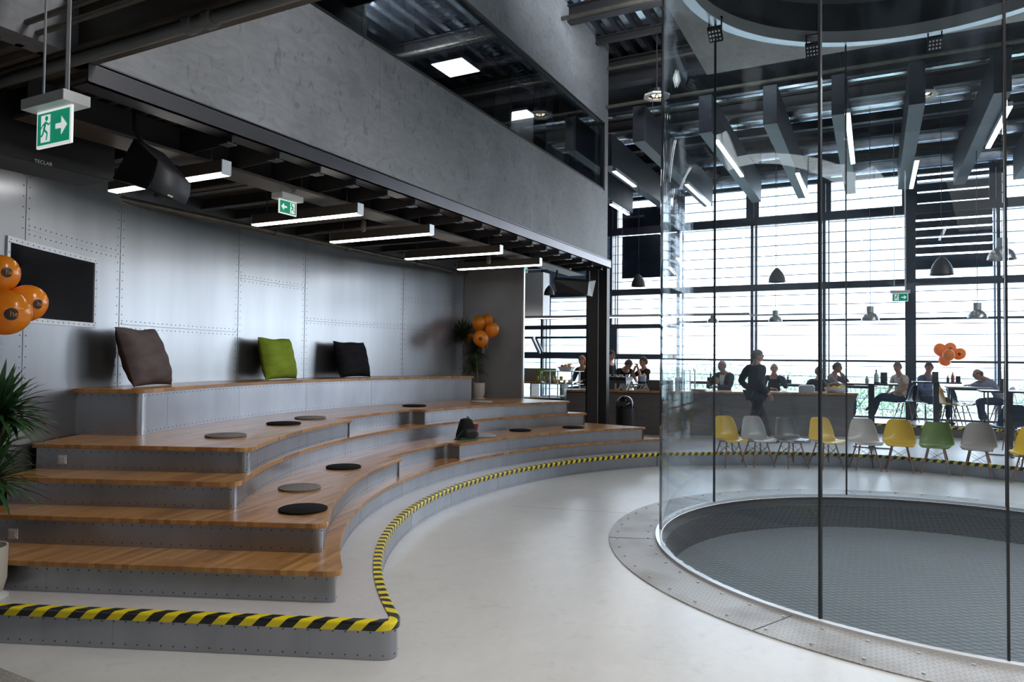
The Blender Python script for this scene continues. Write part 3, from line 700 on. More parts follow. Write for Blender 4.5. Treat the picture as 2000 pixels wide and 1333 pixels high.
# ================================================================= ROOF
rd = MB(); x = -14.0
while x < 14:
    pr = [(x, 7.5), (x+.10, 7.5), (x+.14, 7.62), (x+.26, 7.62), (x+.30, 7.5)]
    for (xa, za), (xb, zb_) in zip(pr, pr[1:]): rd.add([(xa, -7, za), (xb, -7, zb_), (xb, 19.4, zb_), (xa, 19.4, za)], [(0, 1, 2, 3)])
    x += .30
rd.box((-14, -7, 7.7), (14, 19.4, 7.8))
struct('ceiling', rd, MT['galv'])
def ibeam(y, z, h, w_, x0, x1, label, mt='steel', group='roof beams across the hall'):
    q = MB(); q.box((x0, y-w_/2, z), (x1, y+w_/2, z+.02)); q.box((x0, y-w_/2, z+h-.02), (x1, y+w_/2, z+h)); q.box((x0, y-.01, z+.02), (x1, y+.01, z+h-.02))
    return tag(q.build('roof_beam', MT[mt], None, at=((x0+x1)/2, y, z)), label, 'steel beam', group)
ibeam(10.5, 7.2, .28, .16, -4.4, 12, 'deep dark roof beam nearest the gallery front, seen at top centre')
ibeam(11.75, 7.36, .12, .1, -4.4, 12, 'dark roof beam, second one across the bright corrugated deck')
ibeam(12.75, 6.95, .5, .25, -10, 12, 'dark roof beam at the far edge of the bright corrugated deck')
ibeam(8.3, 7.12, .36, .2, -4.4, 12, 'deep dark roof beam above the glass cylinder', )
ibeam(14.2, 6.55, .25, .16, -10, 12, 'dark cross beam carrying the anthracite boxes nearest the cylinder')
ibeam(16.2, 6.7, .25, .16, -10, 12, 'dark cross beam above the middle of the anthracite boxes')
ibeam(18.2, 6.7, .25, .16, -10, 12, 'dark cross beam nearest the window front')
for i, (y, z, r) in enumerate(((10.2, 7.15, .035), (12.35, 7.15, .03), (12.3, 6.42, .03), (13.2, 6.5, .02), (13.6, 6.9, .03))):
    q = MB(); q.tube([(-4.6 if y < 12.4 else -10, y, z), (10, y, z)], r, 8)
    tag(q.build('roof_pipe', MT['pipe'], None, smooth=True, at=(0, y, z)), 'thin pipe crossing the hall under the roof, '+['nearest, before the deepest beam', 'beside the far edge of the bright deck', 'lower one in front of the baffles', 'slimmest one above the baffle fronts', 'one behind the dark far beam'][i], 'pipe', 'thin pipes under the roof')
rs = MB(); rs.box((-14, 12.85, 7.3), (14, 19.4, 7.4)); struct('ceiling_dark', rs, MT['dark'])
duct((-10, 14.9, 6.75), (10, 14.9, 6.75), .14, 'round duct crossing above the anthracite boxes, nearest')
duct((-10, 15.7, 6.85), (10, 15.7, 6.85), .11, 'slim round duct crossing above the anthracite boxes, second')
duct((-10, 17.2, 6.6), (10, 17.2, 6.6), .18, 'wide round duct crossing above the boxes, third')
duct((-10, 18.6, 6.45), (10, 18.6, 6.45), .24, 'widest round duct running just inside the window front')
for i, (y, z) in enumerate(((13.45, 6.62), (15.3, 6.72), (16.7, 6.78))):
    q = MB(); q.box((-10, y-.1, z), (10, y+.1, z+.012)); q.box((-10, y-.1, z), (10, y-.09, z+.06)); q.box((-10, y+.09, z), (10, y+.1, z+.06))
    x = -10
    while x < 10: q.box((x, y-.09, z-.004), (x+.03, y+.09, z)); x += .1
    tag(q.build('cable_tray', MT['galv'], None, at=(0, y, z)), 'perforated cable tray crossing near the ceiling, '+{13.45: 'nearest, before the baffle fronts', 15.3: 'middle one of three', 16.7: 'farthest one, towards the windows'}[y], 'cable tray', 'cable trays near the ceiling')
# anthracite boxes and the lights beside them
BX = [-5.88, -4.85, -3.78, -2.60, -1.54, -.5, .58, 1.66, 2.75]
for i, x in enumerate(BX):
    y0 = (16.3, 13.6)[i] if i < 2 else 12.3
    q = MB(); q.box((x-.11, y0, 5.70), (x+.11, 18.3, 6.35)); o = q.build('acoustic_baffle', MT['navy'], None, at=(x, 15.4, 5.7), bevel=.004)
    tag(o, 'anthracite boxed ceiling baffle, '+['short one above the lowest light behind the gallery corner', 'second one right of the gallery corner', 'one just left of the glass cylinder edge', 'first one seen through the glass', 'one left of the dark glass joint', 'one just right of the dark glass joint', 'one above the round downlight', 'one at the right photo edge', 'outermost one on the right'][i], 'ceiling baffle', 'anthracite baffles hung in a row')
    for y in (13.2, 15.55, 17.6):
        if y > y0: MB().tube([(x, y, 6.35), (x, y, 7.3)], .008, 5).build('hanger', MT['steel'], o)
for x, y0, y1, l in ((-2.45, 12.5, 15.2, 'ceiling light on the second baffle left of the dark glass joint'), (-1.40, 15.4, 17.7, 'ceiling light at the far end of the baffle before the windows'),
                  (-.37, 12.0, 15.1, 'ceiling light just right of the dark vertical glass joint'), (.72, 15.4, 17.8, 'ceiling light above the small exit sign by the windows'),
                  (1.80, 12.7, 15.0, 'ceiling light slanting at the top right edge of the photo'), (-4.72, 13.7, 15.1, 'ceiling light right behind the concrete gallery corner, upper one'), (-5.8, 16.6, 18.0, 'ceiling light behind the concrete gallery corner, lower one'),
                  (-3.65, 15.4, 17.8, 'ceiling light just behind the left edge of the glass cylinder')):
    linear_light((x, y0), (x, y1), 5.60, .08, .07, l, 'linear lights along the anthracite baffles', 5.72, caps=False)

# ================================================================= SLAB AND RING OVER THE FLIGHT CHAMBER
def circ(cx, cy, r, n=96): return [(cx+r*math.cos(2*PI*i/n), cy+r*math.sin(2*PI*i/n)) for i in range(n)]
def plate_with_hole(mb, x0, y0, x1, y1, cx, cy, r, z0, z1, n=96):
    k_ = len(mb.v); A_ = sorted([2*PI*i/n for i in range(n)]+[math.atan2(y-cy, x-cx) % (2*PI) for x in (x0, x1) for y in (y0, y1)])
    for a in A_:
        dx, dy = math.cos(a), math.sin(a); t = 1e9
        if dx > 1e-9: t = min(t, (x1-cx)/dx)
        if dx < -1e-9: t = min(t, (x0-cx)/dx)
        if dy > 1e-9: t = min(t, (y1-cy)/dy)
        if dy < -1e-9: t = min(t, (y0-cy)/dy)
        for z in (z0, z1): mb.v.append(Vector((cx+r*dx, cy+r*dy, z))); mb.v.append(Vector((cx+dx*t, cy+dy*t, z)))
    m_ = len(A_)
    for i in range(m_):
        a, b = k_+4*i, k_+4*((i+1) % m_)
        mb.face([a, a+1, b+1, b]); mb.face([a+2, b+2, b+3, a+3]); mb.face([a+1, a+3, b+3, b+1]); mb.face([a, b, b+2, a+2])
q = MB(); plate_with_hole(q, GX-2.92, GY-3.2, GX+3.6, GY+2.86, GX-.2, GY+.2, 2.45, 6.03, 6.5); struct('ceiling_slab', q, MT['conc2'])
RX, RY = GX-.2, GY+.2
t = thing('ceiling_ring', 'round light rimmed opening in the concrete slab above the glass cylinder', 'ring', (RX, RY, 6.0))
q = MB(); q.lathe([(2.50, 5.97), (2.37, 5.97), (2.37, 6.12), (2.50, 6.12), (2.50, 5.97)], (RX, RY, 0), 96, cap=False); q.build('rim', MT['aluw'], t, smooth=True)
q = MB(); q.lathe([(2.38, 6.12), (2.36, 6.12), (2.32, 6.46), (2.38, 6.46)], (RX, RY, 0), 96, cap=False); q.build('dark_collar', MT['black'], t, smooth=True)
q = MB(); q.lathe([(2.32, 6.46), (2.28, 6.60), (2.3, 6.60)], (RX, RY, 0), 96, cap=False); q.build('grey_collar', MT['channel'], t, smooth=True)
q = MB(); q.lathe([(2.28, 6.60), (2.24, 8.6), (0, 8.6)], (RX, RY, 0), 96, cap=False); q.build('upper_shaft', mat('cream_lining', (.5, .46, .34), .5), t, smooth=True)
for (x, y, l) in ((1397, 62, 'left'), (1587, 93, 'middle'), (1826, 80, 'right')):
    p = px(x, y, 2, 5.86); a = math.atan2(p.y-RY, p.x-RX)
    t = thing('floodlight', 'small black floodlight with a grid of lenses under the slab rim, '+l+' of three', 'floodlight', (p.x, p.y, 6.0), 'floodlights under the slab')
    q = MB(); q.obox((p.x, p.y, 6.02), (.09, 0, 0), (0, .03, 0), (0, 0, .01))
    for s_ in (-1, 1): q.obox((p.x+s_*.075, p.y, 5.93), (.008, 0, 0), (0, .012, 0), (0, 0, .09))
    q.build('bracket', MT['black'], t)
    tilt = Vector((0, -.55, -.83)); v_ = Vector((0, .83, -.55)); q = MB(); c_ = Vector((p.x, p.y, 5.83)); q.obox(c_, (.085, 0, 0), v_*.1, tilt*.025); q.build('lamp_body', MT['black'], t, bevel=.006)
    q = MB()
    for i in range(4):
        for j in range(3): q.obox(c_+Vector(((i-1.5)*.038, 0, 0))+v_*((j-1)*.055)+tilt*.027, (.011, 0, 0), v_*.014, tilt*.003)
    q.build('lens', MT['chrome'], t)

# ================================================================= GLASS FLIGHT CHAMBER
fc = thing('flight_chamber', 'large glass cylinder of curved panes rising from the round floor net', 'glass chamber', (GX, GY, 0))
SE = [-168, -112.3, -90.2, -45, 0, 38, 75, 112.4, 154.9, 192]
for a0, a1 in zip(SE, SE[1:]):
    q = MB(); n_ = max(6, int((a1-a0)/2.2)); g_ = .25
    for i in range(n_+1):
        a = math.radians(a0+g_+(a1-a0-2*g_)*i/n_)
        for r in (GR, GR-.02):
            for z in (.03, 6.03): q.v.append(Vector((GX+r*math.cos(a), GY+r*math.sin(a), z)))
    for i in range(n_):
        b = 4*i; q.face([b, b+4, b+5, b+1]); q.face([b+2, b+3, b+7, b+6]); q.face([b+1, b+5, b+7, b+3]); q.face([b, b+2, b+6, b+4])
    q.face([0, 1, 3, 2]); b = 4*n_; q.face([b, b+2, b+3, b+1])
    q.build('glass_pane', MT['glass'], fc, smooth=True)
for a in SE[:-1]:
    ar = math.radians(a); d = Vector((math.cos(ar), math.sin(ar), 0)); tn = Vector((-d.y, d.x, 0)); q = MB()
    wd = .011 if a > -100 or a < -150 else .015
    q.obox((GX+d.x*(GR-.01), GY+d.y*(GR-.01), 3.03), tn*wd*.6, d*.013, (0, 0, 3.0)); q.build('glass_joint', MT['seal'], fc)
q = MB(); q.lathe([(GR+.035, .004), (GR+.035, .03), (GR-.005, .034), (GR-.005, .004)], (GX, GY, 0), 128, cap=False); q.build('base_rim', mat('white_rim', (.85, .86, .88), .25, .3), fc, smooth=True)
pl = MB(); pl.lathe([(GR+.035, .001), (3.22, .001), (3.22, .009), (GR+.035, .011)], (GX, GY, 0), 128, cap=False)
o = pl.build('floor_plate', MT['plate'], None, at=(GX, GY, 0)); tag(o, 'ring of checkered steel floor plate bolted round the glass cylinder', 'floor plate')
q = MB()
for i in range(64):
    a = 2*PI*i/64+.03
    for r in (2.84, 3.14): q.lathe([(.012, .008), (.011, .018), (.0, .02)], (GX+r*math.cos(a+(.02 if r > 3 else 0)), GY+r*math.sin(a+(.02 if r > 3 else 0)), 0), 8)
q.build('bolts', MT['aluw'], o)
q = MB()
for i in range(8):
    a = math.radians(-116+i*45); d = Vector((math.cos(a), math.sin(a), 0)); c_ = Vector((GX, GY, .0105)); q.bar(c_+d*(GR+.04), c_+d*3.22, .008, .002)
q.build('plate_joint', MT['black'], o)
# drum under the net
q = MB(); q.lathe([(GR-.022, 0), (GR-.022, -.10), (GR-.06, -.10)], (GX, GY, 0), 96, cap=False); q.build('drum_collar', MT['channel'], fc, smooth=True)
q = MB(); q.lathe([(GR-.06, -.1), (GR-.10, -.37)], (GX, GY, 0), 96, cap=False); q.build('drum_wall', MT['black'], fc, smooth=True)
q = MB(); q.lathe([(GR-.1, -.37), (0, -.38)], (GX, GY, 0), 96, cap=False); q.build('drum_floor', mat('drum_grey', (.25, .28, .30), .8, 0, spec=.25), fc, smooth=True)
q = MB(); st = .062; R_ = GR-.03; ang = math.radians(32)
for s_ in (1, -1):
    d = Vector((math.cos(ang), s_*math.sin(ang), 0)); nn = Vector((-d.y, d.x, 0)); k_ = int(R_/st)
    for i in range(-k_, k_+1):
        o_ = i*st; h = math.sqrt(max(0, R_*R_-o_*o_)); c_ = Vector((GX, GY, -.035 if s_ > 0 else -.0385))+nn*o_; q.tube([c_-d*h, c_+d*h], .0016, 4, cap=False)
nto = q.build('safety_net', mat('net_wire', (.17, .185, .2), .5, .2), fc); nto['label'] = 'taut wire safety net'

# ================================================================= WINDOW FRONT
YF = 19.2
PX_ = [-12.4, -10.6, -8.80, -6.66, -4.75, -2.83, -1.12, .74, 2.48, 4.3, 6.1, 7.9, 9.7, 12]
wf = MB()
for x in PX_:
    if abs(x-.74) < .01: continue
    wf.box((x-.035, YF-.10, .2), (x+.035, YF+.05, 6.3)); wf.box((x+.09, YF-.02, .2), (x+.12, YF+.05, 6.3))
for z, h in ((.43, .08), (3.66, .17), (5.38, .2), (6.28, .12)): wf.box((-12.4, YF-.08, z-h/2), (12, YF+.05, z+h/2))
for z, h in ((1.79, .055), (2.80, .055)): wf.box((-4.75, YF-.06, z-h/2), (12, YF+.04, z+h/2))
for x0, x1 in ((-12.4, -10.6), (-10.6, -8.80), (-8.80, -6.66), (-6.66, -4.75)):
    wf.box((x0, YF-.14, 1.78), (x1, YF+.05, 1.93)); wf.box((x0, YF-.14, 2.64), (x1, YF+.05, 2.76))
for x0, x1 in zip(PX_, PX_[1:]):
    for s_ in (0, 1):   # darker sash frames of the top row
        xx = x0+.04 if s_ == 0 else x1-.16
        wf.box((xx, YF-.03, 5.48), (xx+.12, YF+.04, 6.22))
wf.box((-6.62, YF-.12, 1.93), (-6.46, YF+.05, 2.64))
win = struct('window_2', wf, MT['frame'])
for x0, x1 in zip(PX_, PX_[1:]):
    for z0, z1 in ((.47, 1.76), (1.82, 2.77), (2.83, 3.57), (3.75, 5.28), (5.48, 6.22)):
        if x1 <= -6.6 and z0 == 1.82: continue
        q = MB(); q.box((x0+.037, YF+.0, z0), (x1-.037, YF+.012, z1)); q.build('pane', MT['wglass'], win)
for x0, x1 in ((-10.55, -8.86), (-8.74, -6.72)):   # sashes tilted into the room, hinged below
    q = MB(); zb, zt = 1.94, 2.38; yb, yt = YF-.14, YF-.62
    for a, b in (((x0, yb, zb), (x0, yt, zt)), ((x1, yb, zb), (x1, yt, zt)), ((x0, yt, zt), (x1, yt, zt)), ((x0, yb, zb), (x1, yb, zb))): q.bar(a, b, .06, .06)
    sh = q.build('tilted_sash', MT['frame'], win)
    q = MB(); q.add([(x0, yb, zb), (x1, yb, zb), (x1, yt, zt), (x0, yt, zt)], [(0, 1, 2, 3)]); o = q.build('sash_glass', MT['wglass'], sh); s_ = o.modifiers.new('s', 'SOLIDIFY'); s_.thickness = .01
    for xx in (x0+.4, x1-.4): MB().tube([(xx, yt, zt), (xx, YF-.15, 2.66)], .006, 5).build('stay_arm', MT['aluw'], sh)
q = MB(); q.box((-12.4, YF-.1, 6.34), (12, YF+.2, 7.7)); q.box((-14, YF-.1, 0), (-12.4, YF+.2, 7.7)); struct('wall_front', q, MT['navy'])
q = MB(); q.box((.63, YF-.32, .432), (.85, YF-.10, 6.9))
tag(q.build('steel_column', MT['frame'], None, at=(.74, 19, .43)), 'broad slate blue steel column in front of the window wall', 'column')
q = MB(); z = .6
while z < 6.3: q.box((-12.5, YF+.42, z), (12, YF+.50, z+.017)); z += .262
for x in PX_: q.box((x-.02, YF+.5, 0), (x+.02, YF+.55, 6.5))
struct('trim_louvres', q, MT['slat'])
def blind(x0, x1, z0, z1, label, slits=()):
    q = MB(); cuts = [z0]+[v for s_ in slits for v in s_]+[z1]
    for a, b in zip(cuts[::2], cuts[1::2]): q.box((x0, YF+.12, a), (x1, YF+.14, b))
    tag(q.build('window_blind', MT['shutter'], None, at=((x0+x1)/2, YF+.13, z0)), label, 'window blind')
blind(-6.4, -4.78, 4.07, 5.27, 'dark lowered blind in the window beside the concrete gallery corner')
blind(-6.4, -4.78, 5.5, 6.06, 'dark blue blind high in the window, above the larger one beside the gallery corner')
blind(.87, 2.40, 3.98, 6.2, 'dark slatted blind with bright slits right of the broad window column', [(4.30+i*.205, 4.345+i*.205) for i in range(5)]+[(5.52, 5.56), (5.78, 5.83), (6.02, 6.1)])
q = MB(); q.box((-13, YF+.6, 3.6), (-6.8, YF+.62, 6.3)); tag(q.build('window_blind', MT['slat'], None, at=(-9, YF+.6, 3.6)), 'pale blind outside the windows behind the gallery wall', 'window blind')
# outside
q = MB(); q.box((-90, 19.5, -.6), (90, 240, -.3)); struct('ground', q, mat('meadow', (.40, .45, .36), .9, noise=((.25, .6, 1), .3, 5)))
LF = mat('hedge_leaves', (.20, .31, .19), .8, noise=((3, 3, 3), .5, 3))
for i, (x, y, w_, h, l) in enumerate(((-5.6, 33, 4.0, 1.9, 'pale green bushes outside between the steel column and the glass cylinder'), (-3.2, 34, 3, 1.55, 'low bushes outside behind the walking person'), (.6, 30, 3.4, 1.5, 'bush outside behind the table with bottles'),
                                   (-.6, 36, 3.2, 1.3, 'broad bush outside right of the walking person'), (5.4, 31, 2.5, 1.6, 'bush outside at the far right of the window wall'), (-8.5, 38, 4, 2.2, 'hedge outside in front of the pale building'))):
    q = MB()
    for j in range(900):
        a, b, r = random.uniform(0, 2*PI), random.uniform(0, 1), random.random()**.5
        c = Vector((x+math.cos(a)*w_*.5*r, y+math.sin(a)*.7*r, -.3+h*1.1*b*(1-r*r*.6))); s_ = random.uniform(.04, .085)
        u = Vector((random.uniform(-1, 1), random.uniform(-1, 1), random.uniform(-1, 1))).normalized(); v = u.orthogonal().normalized()
        q.add([c-u*s_, c+v*s_*.5, c+u*s_, c-v*s_*.5], [(0, 1, 2, 3)])
    for j in range(7): q.tube([(x+(j-3)*w_*.1, y, -.3), (x+(j-3)*w_*.13, y, h*.6)], .02, 5)
    tag(q.build('bush', LF, None, at=(x, y, -.3)), l, 'bush', 'bushes outside the windows')
PB = mat('pale_facade', (.66, .76, .8), .6); PG = mat('pale_windows', (.38, .52, .58), .3)
for (x0, x1, y, h, l) in ((-34, -17.5, 48, 9.5, 'pale glass office building outside behind the pastry display'), (-60, -37, 60, 8, 'farther pale building outside at the left windows')):
    t = thing('office_building', l, 'building', ((x0+x1)/2, y, -.3)); q = MB(); q.box((x0, y, -.3), (x1, y+10, h)); q.build('wall', PB, t)
    k_ = 0
    for i in range(int((x1-x0)/2.2)):
        for j in range(4):
            q = MB(); q.box((x0+.4+i*2.2, y-.03, .5+j*2.2), (x0+2.0+i*2.2, y, 1.9+j*2.2)); q.build('window', PG, t)

# ================================================================= CAFÉ COUNTER AND ITS THINGS
ZC = 1.126
cp = catmull([(-5.75, 13.75), (-5.05, 14.1), (-3.95, 14.42), (-3.38, 14.72), (-1.98, 15.50), (-.95, 15.98), (-.30, 16.25)], 8)
def offp(path, d):
    out = []
    for i, p in enumerate(path):
        a = path[max(i-1, 0)]; b = path[min(i+1, len(path)-1)]; t_ = (b-a).normalized(); out.append(p+Vector((-t_.y, t_.x))*d)
    return out
cn = thing('cafe_counter', 'long curved brown café counter with a wooden top behind the tiers', 'counter', (-2.5, 15.2, Z0))
bk_ = offp(cp, .72); q = MB(); q.prism([tuple(p) for p in cp]+[tuple(p) for p in bk_[::-1]], ZC-.04, ZC); q.build('counter_top', MT['wood'], cn, bevel=.003)
fr = offp(cp, .05); b2 = offp(cp, .68); q = MB(); n_ = len(fr); tops = [Vector((p.x, p.y, ZC-.04)) for p in fr]+[Vector((p.x, p.y, ZC-.04)) for p in b2[::-1]]
bots = [Vector((p.x, p.y, Z0)) for p in fr]+[Vector((p.x, p.y, Z0)) for p in b2[::-1]]
sh_ = Vector((-.30, -.10, 0))
for i in (n_-1, n_): bots[i] = bots[i]+sh_
k_ = len(tops); q.v = bots+tops
for i in range(k_): j = (i+1) % k_; q.face([i, j, k_+j, k_+i])
q.face(range(k_, 2*k_)); q.face(list(range(k_))[::-1]); q.build('counter_front', MT['laminate'], cn)
t = thing('display_counter', 'low counter with wooden board under the glass pastry display', 'counter', (-6.5, 14.3, Z0))
q = MB(); q.box((-7.3, 14.35, .84), (-5.78, 15.0, .90)); q.build('board', MT['wood'], t); q = MB(); q.box((-7.2, 14.42, Z0), (-5.82, 14.95, .84)); q.build('cabinet', MT['laminate'], t)
t = thing('wooden_shelf', 'open wooden shelf carrying juice glasses left of the pastry display', 'shelf', (-7.6, 15.6, Z0))
for z in (.78, 1.17): q = MB(); q.box((-8.6, 15.4, z), (-6.6, 15.9, z+.035)); q.build('board', MT['wood'], t)
for x in (-7.4, -6.62): q = MB(); q.box((x, 15.42, Z0), (x+.035, 15.88, 1.17)); q.build('side_panel', MT['laminate'], t)
JU = mat('orange_juice', (.95, .5, .03), .2); GT = mat_glass('tumbler_glass', (.93, .96, .97), refl=1)
def tumbler(x, y, z, label, group, h=.12, r=.028):
    t_ = thing('juice_glass', label, 'glass', (x, y, z), group)
    q_ = MB(); q_.lathe([(r*.5, 0), (r*.5, .006), (.006, .012), (.006, .035), (r*.8, .05), (r, h)], (x, y, z), 12, cap=False); q_.build('goblet', GT, t_, smooth=True)
    q_ = MB(); q_.lathe([(r*.7, .05), (r*.9, h-.018), (0, h-.018)], (x, y, z), 12); q_.build('juice', JU, t_, smooth=True); return t_
g0 = None
for i in range(9):
    x = -7.22+.078*i; y = 15.47+(i % 2)*.12
    tumbler(x, y, 1.205, 'stemmed glass of orange juice standing on the wooden shelf', 'juice glasses on the shelf', .17, .033)
for i, x in enumerate((-6.42, -6.35, -6.22, -6.1)): tumbler(x, 14.75, 1.15, 'glass of orange juice inside the pastry display', 'juice glasses inside the pastry display', .17, .032)
for x0, x1, m_, l in ((-7.95, -7.42, 'felt_grey', 'dark grey upright panel standing on the wooden shelf'), (-7.42, -6.9, None, 'olive green upright panel behind the juice glasses')):
    q = MB(); q.obox(((x0+x1)/2, 15.82, 1.37), ((x1-x0)/2, 0, 0), (0, .012, 0), (0, .03, .165)); tag(q.build('seat_back', MT[m_] if m_ else mat('olive', (.16, .24, .03), .7), None, at=((x0+x1)/2, 15.8, 1.2), bevel=.01), l, 'chair back')
t = thing('pastry_display', 'glass pastry display case with shelves on the low counter', 'display case', (-6.2, 14.6, .90))
for x in (-6.45, -5.92):
    for y in (14.45, 14.9): MB().box((x-.012, y-.012, .9), (x+.012, y+.012, 1.50)).build('post', MT['aluw'], t)
for z in (.93, 1.20, 1.49): MB().box((-6.62, 14.42, z), (-5.82, 14.93, z+.014)).build('shelf', MT['white'] if z > 1 else MT['aluw'], t)
MB().box((-6.66, 14.40, .9), (-5.78, 14.408, 1.50)).build('front_glass', MT['wglass'], t); MB().box((-6.664, 14.40, .9), (-6.656, 14.95, 1.5)).build('side_glass', MT['wglass'], t)
for i in range(8):
    x = -6.56+i*.092; q = MB(); q.ball((x, 14.56+(i % 2)*.08, 1.232), .034, 8, (1.1, .9, .6)); tag(q.build('pastry', mat('pastry_%d' % (i % 3), [(.35, .14, .06), (.12, .05, .03), (.5, .3, .1)][i % 3], .6), None, True, at=(x, 14.58, 1.215)), 'small pastry on the upper shelf of the display case', 'pastry', 'pastries in the display case')
def fruit_bowl(x, y, z, r, h, label, fr_, square=True):
    q_ = MB()
    if square: q_.add([(x-r*.7, y-r*.4, z), (x+r*.7, y-r*.4, z), (x+r*.7, y+r*.4, z), (x-r*.7, y+r*.4, z), (x-r, y-r*.6, z+h), (x+r, y-r*.6, z+h), (x+r, y+r*.6, z+h), (x-r, y+r*.6, z+h)], [(0, 3, 2, 1), (0, 1, 5, 4), (1, 2, 6, 5), (2, 3, 7, 6), (3, 0, 4, 7)])
    else: q_.lathe([(0, .002), (r*.6, 0), (r*.9, h*.5), (r, h), (r*.95, h), (r*.85, h*.5), (0, .02)], (x, y, z), 28)
    o_ = q_.build('fruit_bowl', MT['white'], None, smooth=not square, at=(x, y, z)); s__ = o_.modifiers.new('s', 'SOLIDIFY'); s__.thickness = .005
    tag(o_, label, 'bowl')
    for i, (nm, c_, dx, dy, dz, rr, sc) in enumerate(fr_):
        q_ = MB()
        if nm == 'banana': q_.tube([(x+dx-.08, y+dy, z+dz), (x+dx-.04, y+dy, z+dz+.035), (x+dx+.02, y+dy, z+dz+.04), (x+dx+.07, y+dy, z+dz+.015)], [.006, .018, .018, .006], 8)
        elif nm == 'pineapple':
            q_.tube([(x+dx-.11, y+dy, z+dz+.03), (x+dx-.05, y+dy, z+dz+.03), (x+dx+.05, y+dy, z+dz+.03), (x+dx+.12, y+dy, z+dz)], [.035, .06, .06, .035], 12)
            for j in range(14):
                a = j*2.4; q_.tube([(x+dx-.1, y+dy, z+dz+.03), (x+dx-.22, y+dy+.05*math.cos(a), z+dz+.07+.05*math.sin(a)), ], [.012, .001], 4)
        else: q_.ball((x+dx, y+dy, z+dz), rr, 12, sc)
        tag(q_.build(nm, mat(nm+'_skin', c_, .45), None, True, at=(x+dx, y+dy, z+dz)), fr_label(nm, label), nm, 'fruit in the bowls')
def fr_label(nm, bl): return {'apple': 'red apple', 'peach': 'pale peach', 'banana': 'yellow banana', 'pineapple': 'dark pineapple lying on its side', 'orange': 'orange', 'lemon': 'yellow lemon'}[nm]+(' in the bowl on top of the pastry display' if 'pastry' in bl else ' in the wide bowl at the counter end')
fruit_bowl(-6.14, 14.66, 1.504, .175, .09, 'white angular fruit bowl on top of the pastry display', [('apple', (.5, .06, .05), -.1, 0, .10, .04, (1, 1, 1)), ('peach', (.8, .45, .3), -.02, 0, .11, .042, (1, 1, 1)), ('orange', (.85, .3, .03), .06, .02, .10, .04, (1, 1, 1)), ('banana', (.8, .6, .08), .09, -.02, .11, 0, 0)])
fruit_bowl(-.72, 16.25, ZC, .24, .10, 'wide white fruit bowl at the right end of the counter', [('pineapple', (.16, .13, .05), -.02, .06, .12, 0, 0), ('apple', (.45, .1, .06), -.15, -.05, .10, .04, (1, 1, 1)), ('orange', (.85, .33, .03), -.04, -.1, .10, .042, (1, 1, 1)), ('banana', (.85, .6, .05), .12, -.07, .10, 0, 0), ('lemon', (.85, .7, .1), .05, -.12, .1, .034, (1.2, 1, 1))], square=False)
# lettering on the counter edge
lt = thing('counter_lettering', 'pale grey freestanding capital letters on the counter beside the steel column', 'lettering', (-4.6, 14.33, ZC))
xx = -4.90; MT['letter'] = mat('letter_grey', (.42, .42, .43), .5)
for ch, sz, adv in zip('LAVAZZA', (.15, .15, .15, .21, .15, .15, .17), (.075, .095, .09, .125, .085, .085, .1)):
    text_mesh('letter', ch, sz*1.25, MT['letter'], lt, (xx+4.6, (xx+4.9)*.3, .002), (PI/2, 0, .26), .022, .008); xx += adv
def simple(name, label, cat, parts, at, group=None, **k):
    """a thing built from (part name, MB, material) rows; a single row makes one mesh"""
    if len(parts) == 1: o_ = parts[0][1].build(name, parts[0][2], None, at=at, **k); return tag(o_, label, cat, group)
    t_ = thing(name, label, cat, at, group)
    for pn, mb_, m_ in parts: mb_.build(pn, m_, t_, **k)
    return t_
a = MB(); a.lathe([(.06, 0), (.06, .02), (.075, .03), (.085, .18)], (-4.42, 14.72, ZC), 16); b = MB(); b.lathe([(.087, .18), (.09, .30), (.0, .305)], (-4.42, 14.72, ZC), 16)
simple('bean_container', 'clear container with dark coffee and a bluish top behind the lettering', 'container', [('coffee', a, MT['navy']), ('top', b, mat('blue_clear', (.4, .5, .75), .2))], (-4.42, 14.72, ZC), smooth=True)
a = MB(); a.box((-4.28, 14.62, ZC), (-3.80, 14.92, ZC+.22)); simple('till_screen', 'dark till screen seen from behind on the counter right of the lettering', 'till', [('till_screen', a, MT['laminate'])], (-4.0, 14.7, ZC), bevel=.008)
a = MB(); a.box((-5.3, 14.5, ZC), (-4.70, 14.95, ZC+.20)); b = MB(); b.box((-5.3, 14.48, ZC+.20), (-4.70, 14.97, ZC+.27)); c = MB()
for i in range(9): c.lathe([(.02, 0), (.034, .05), (.03, .05), (.018, .006)], (-5.24+i*.065, 14.7+(i % 2)*.1, ZC+.27), 10)
mc = simple('coffee_machine', 'low grey and black coffee machine on the counter behind the lettering', 'coffee machine', [('body', a, MT['channel']), ('top_tray', b, MT['black'])], (-5, 14.7, ZC))
for i in range(8):
    q = MB(); x, y = -5.24+i*.068, 14.62+(i % 2)*.1; q.lathe([(.018, 0), (.034, .05), (.03, .05), (.016, .006)], (x, y, ZC+.27), 10); tag(q.build('coffee_cup', MT['white'], None, True, at=(x, y, ZC+.27)), 'small white cup upside on top of the coffee machine', 'cup', 'cups on the coffee machine')
a = MB(); a.box((-1.42, 15.9, ZC), (-1.12, 16.1, ZC+.13)); b = MB(); b.box((-1.40, 15.92, ZC+.13), (-1.14, 16.08, ZC+.15))
simple('serviette_box', 'light grey box with papers on the counter right of the walking person', 'box', [('box', a, MT['aluw']), ('papers', b, MT['white'])], (-1.27, 16, ZC))
a = MB(); a.box((-3.42, 14.85, ZC), (-3.12, 15.02, ZC+.05)); simple('glass_tray', 'small shiny tray on the counter at its left part behind the glass', 'tray', [('t', a, MT['chrome'])], (-3.3, 14.9, ZC), bevel=.01)
